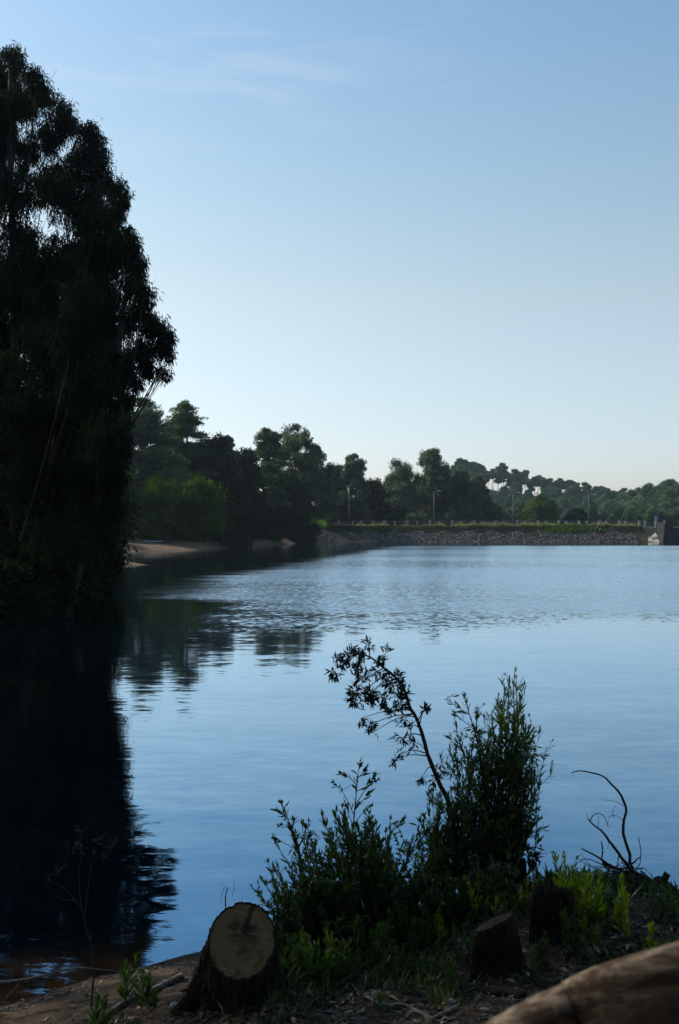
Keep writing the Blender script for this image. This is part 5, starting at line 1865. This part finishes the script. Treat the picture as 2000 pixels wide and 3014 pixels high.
branch('fallen_branch', 'long thin bare branch lying out over the water at the left', [([P(-60, 2898, 6.75), P(60, 2885, 6.8), P(130, 2872, 6.85), P(190, 2856, 6.9), P(240, 2850, 6.95), P(290, 2853, 7.0), P(342, 2858, 7.1)], 0.009, 0.0035),
                                                                                       ([P(62, 2888, 6.8), P(40, 2915, 6.8), P(18, 2935, 6.85)], 0.003, 0.0015), ([P(66, 2892, 6.8), P(85, 2888, 6.8)], 0.003, 0.002)], 'greytwig', group='branches lying on the ground')
branch('fallen_branch', 'pale bare root running from the big stump down to the left', [(on_ground([(305, 3010), (345, 2975), (400, 2945), (450, 2925), (500, 2900), (540, 2885)], 0.02), 0.010, 0.028)], 'greytwig', group='branches lying on the ground')
branch('fallen_branch', 'crooked pale root in the bottom middle, bending twice', [(on_ground([(1035, 2905), (1060, 2930), (1100, 2955), (1140, 2968), (1185, 2965), (1225, 2985), (1275, 3010)], 0.014), 0.007, 0.012), (on_ground([(1270, 3008), (1310, 2990), (1345, 2975)], 0.012), 0.009, 0.014)], 'greytwig', group='branches lying on the ground')
branch('fallen_branch', 'long low curved branch before the wide bush', [(on_ground([(1060, 2815), (1120, 2795), (1190, 2785), (1240, 2775), (1280, 2755), (1310, 2735)], 0.03), 0.008, 0.010)], 'twig', group='branches lying on the ground')
branch('fallen_branch', 'thick half buried root below the slanting stump', [(on_ground([(1160, 2850), (1230, 2870), (1290, 2900), (1360, 2915), (1440, 2925), (1550, 2935)], 0.01), 0.020, 0.028)], 'bark', group='branches lying on the ground')
branch('fallen_branch', 'pale stick lying across the bank below the tall bush', [(on_ground([(1500, 2640), (1520, 2645), (1545, 2652)], 0.015), 0.006, 0.005)], 'greytwig', group='branches lying on the ground')
branch('fallen_branch', 'short stick with a bent end on the path, left of the crooked pale root', [(on_ground([(1100, 2870), (1105, 2850), (1115, 2838), (1170, 2835), (1200, 2832)], 0.02), 0.006, 0.004)], 'greytwig', group='branches lying on the ground')

rg = np.random.default_rng(700)
mb = MB()
n = 0
while n < 420:
    d = rg.uniform(5.1, 7.6)
    px = rg.uniform(200 if rg.random() < .3 else 800, 2050)
    x = PX(px, d)
    if lake_dist(np.array([x]), np.array([d]))[0] < 0.15:
        continue
    n += 1
    a = rg.uniform(0, 3.14)
    L = rg.uniform(0.05, 0.22)
    p0 = np.array([x, d, 0]) - np.array([math.cos(a), math.sin(a), 0]) * L / 2
    pts = []
    for k in range(4):
        q = p0 + np.array([math.cos(a), math.sin(a), 0]) * L * k / 3 + np.array([*rg.normal(0, .006, 2), 0])
        q[2] = hz(q[0], q[1]) + 0.006 + 0.012 * rg.random()
        pts.append(q)
    tube(mb, pts, [rg.uniform(.0015, .004), .001], 4)
tag(mb.build('fallen_twigs', M['greytwig']), 'scatter of thin dead twigs over the bank', 'twigs', kind='stuff')

mb = MB()
n = 24000
d = rg.uniform(4.9, 8.3, n)
px = rg.uniform(-60, 2060, n)
x = PX(px, d)
ld = lake_dist(x, d)
dens = np.where(px < 560, 0.20 + 0.9 * (np.abs(ld - 0.12 - 0.10 * vnoise(x * 4, d * 4)) < 0.05), 1.0) * np.where(ld > 0.02, 1, 0) * (0.35 + vnoise(x * 3, d * 3))
k = rg.random(n) < dens
x, y = x[k], d[k]
z = height(x, y)
L = rg.uniform(0.015, 0.065, len(x)) * np.where(rg.random(len(x)) < .15, 1.6, 1)
D = rg.normal(0, 1, (len(x), 3)) * [1, 1, 0.22]
leaves6(mb, np.stack([x, y, z + 0.006 + 0.01 * rg.random(len(x))], 1), D, L, L * rg.uniform(0.12, 0.45, len(x)), rg.random(len(x)) ** 1.6, rg, 0.35,
        up=unit(rg.normal(0, .35, (len(x), 3)) + [0, 0, 1]))
tag(mb.build('leaf_litter', M['litter']), 'brown dead leaves and bark scraps strewn over the bank', 'leaf litter', kind='stuff')

mb = MB()
n = 20000
d = rg.uniform(5.3, 8.0, n)
px = rg.uniform(780, 2080, n)
x = PX(px, d)
ld = lake_dist(x, d)
k = (ld > 0.1) & (rg.random(n) < sstep(0.30, 0.65, vnoise(x * 2.2 + 4, d * 2.2)) * sstep(5.6, 6.3, d + 0.2 * np.sin(px * .01)))
x, y = x[k], d[k]
z = height(x, y)
L = rg.uniform(0.04, 0.14, len(x))
leaves6(mb, np.stack([x, y, z - .004], 1), rg.normal(0, .4, (len(x), 3)) + [0, 0, 1], L, L * rg.uniform(.07, .2, len(x)), rg.random(len(x)), rg, 0.4)
tag(mb.build('undergrowth', M['weed']), 'low green grass and seedlings over the bank between the bushes', 'undergrowth', kind='stuff')

# stones
def stone(label, px, py, s, mat='pebble', seed=0):
    rng = np.random.default_rng(seed)
    p = on_ground([(px, py)], 0.0)[0]
    V, F = [], []
    n, m = 12, 8
    for j in range(m):
        th = math.pi * j / (m - 1)
        for i in range(n):
            ph = 2 * math.pi * i / n
            V.append((math.sin(th) * math.cos(ph), math.sin(th) * math.sin(ph), math.cos(th)))
    V = np.array(V)
    k = 1 + 0.35 * fbm(V[:, 0] * 1.5 + seed, V[:, 1] * 1.5 + V[:, 2], 3)
    V = V * k[:, None] * s
    V = np.sign(V) * np.abs(V) ** 0.85 * np.array(s) ** 0.15
    F = [(j * n + i, (j + 1) * n + i, (j + 1) * n + (i + 1) % n, j * n + (i + 1) % n) for j in range(m - 1) for i in range(n)]
    mb_ = MB()
    mb_.add(V, F)
    o = mb_.build('stone', M[mat])
    o.location = (p[0], p[1], p[2] + s[2] * 0.45)
    o.rotation_euler = (rng.normal(0, .2), rng.normal(0, .2), rng.uniform(0, 3))
    tag(o, label, 'stone', 'stones on the bank')


for i, (lab, px, py, s) in enumerate([
    ('pale angular stone in the litter at the bottom middle', 1325, 2960, (.026, .018, .022)),
    ('small reddish grey stone just right of the pale angular one', 1352, 2962, (.012, .01, .008)),
    ('small pale stone above the pale angular one', 1328, 2915, (.014, .012, .012)),
    ('flat pale stone at the foot of the slanting stump', 1350, 2870, (.014, .01, .006)),
    ('white stone in the gap between the bushes', 1225, 2680, (.045, .03, .025)),
    ('small white stone behind the pale bush by the big stump', 870, 2700, (.018, .014, .014)),
    ('flat stone at the left foot of the big stump', 515, 2965, (.030, .020, .018)),
    ('dark flat stone on the path at the bottom', 1010, 2910, (.034, .02, .010)),
]):
    stone(lab, px, py, s, seed=i)

# ------------------------------------------------------------------ the air
mb = MB()
box(mb, (40, 330, 38), (900, 760, 80.6))
hm, T, out = new_mat('haze_air')
vp = T.n('ShaderNodeVolumePrincipled')
vp.inputs['Color'].default_value = (0.70, 0.88, 1.0, 1)
vp.inputs['Density'].default_value = 0.00013
vp.inputs['Anisotropy'].default_value = 0.2
T.l(vp.outputs[0], out.inputs['Volume'])
tag(mb.build('haze', hm), kind='stuff')
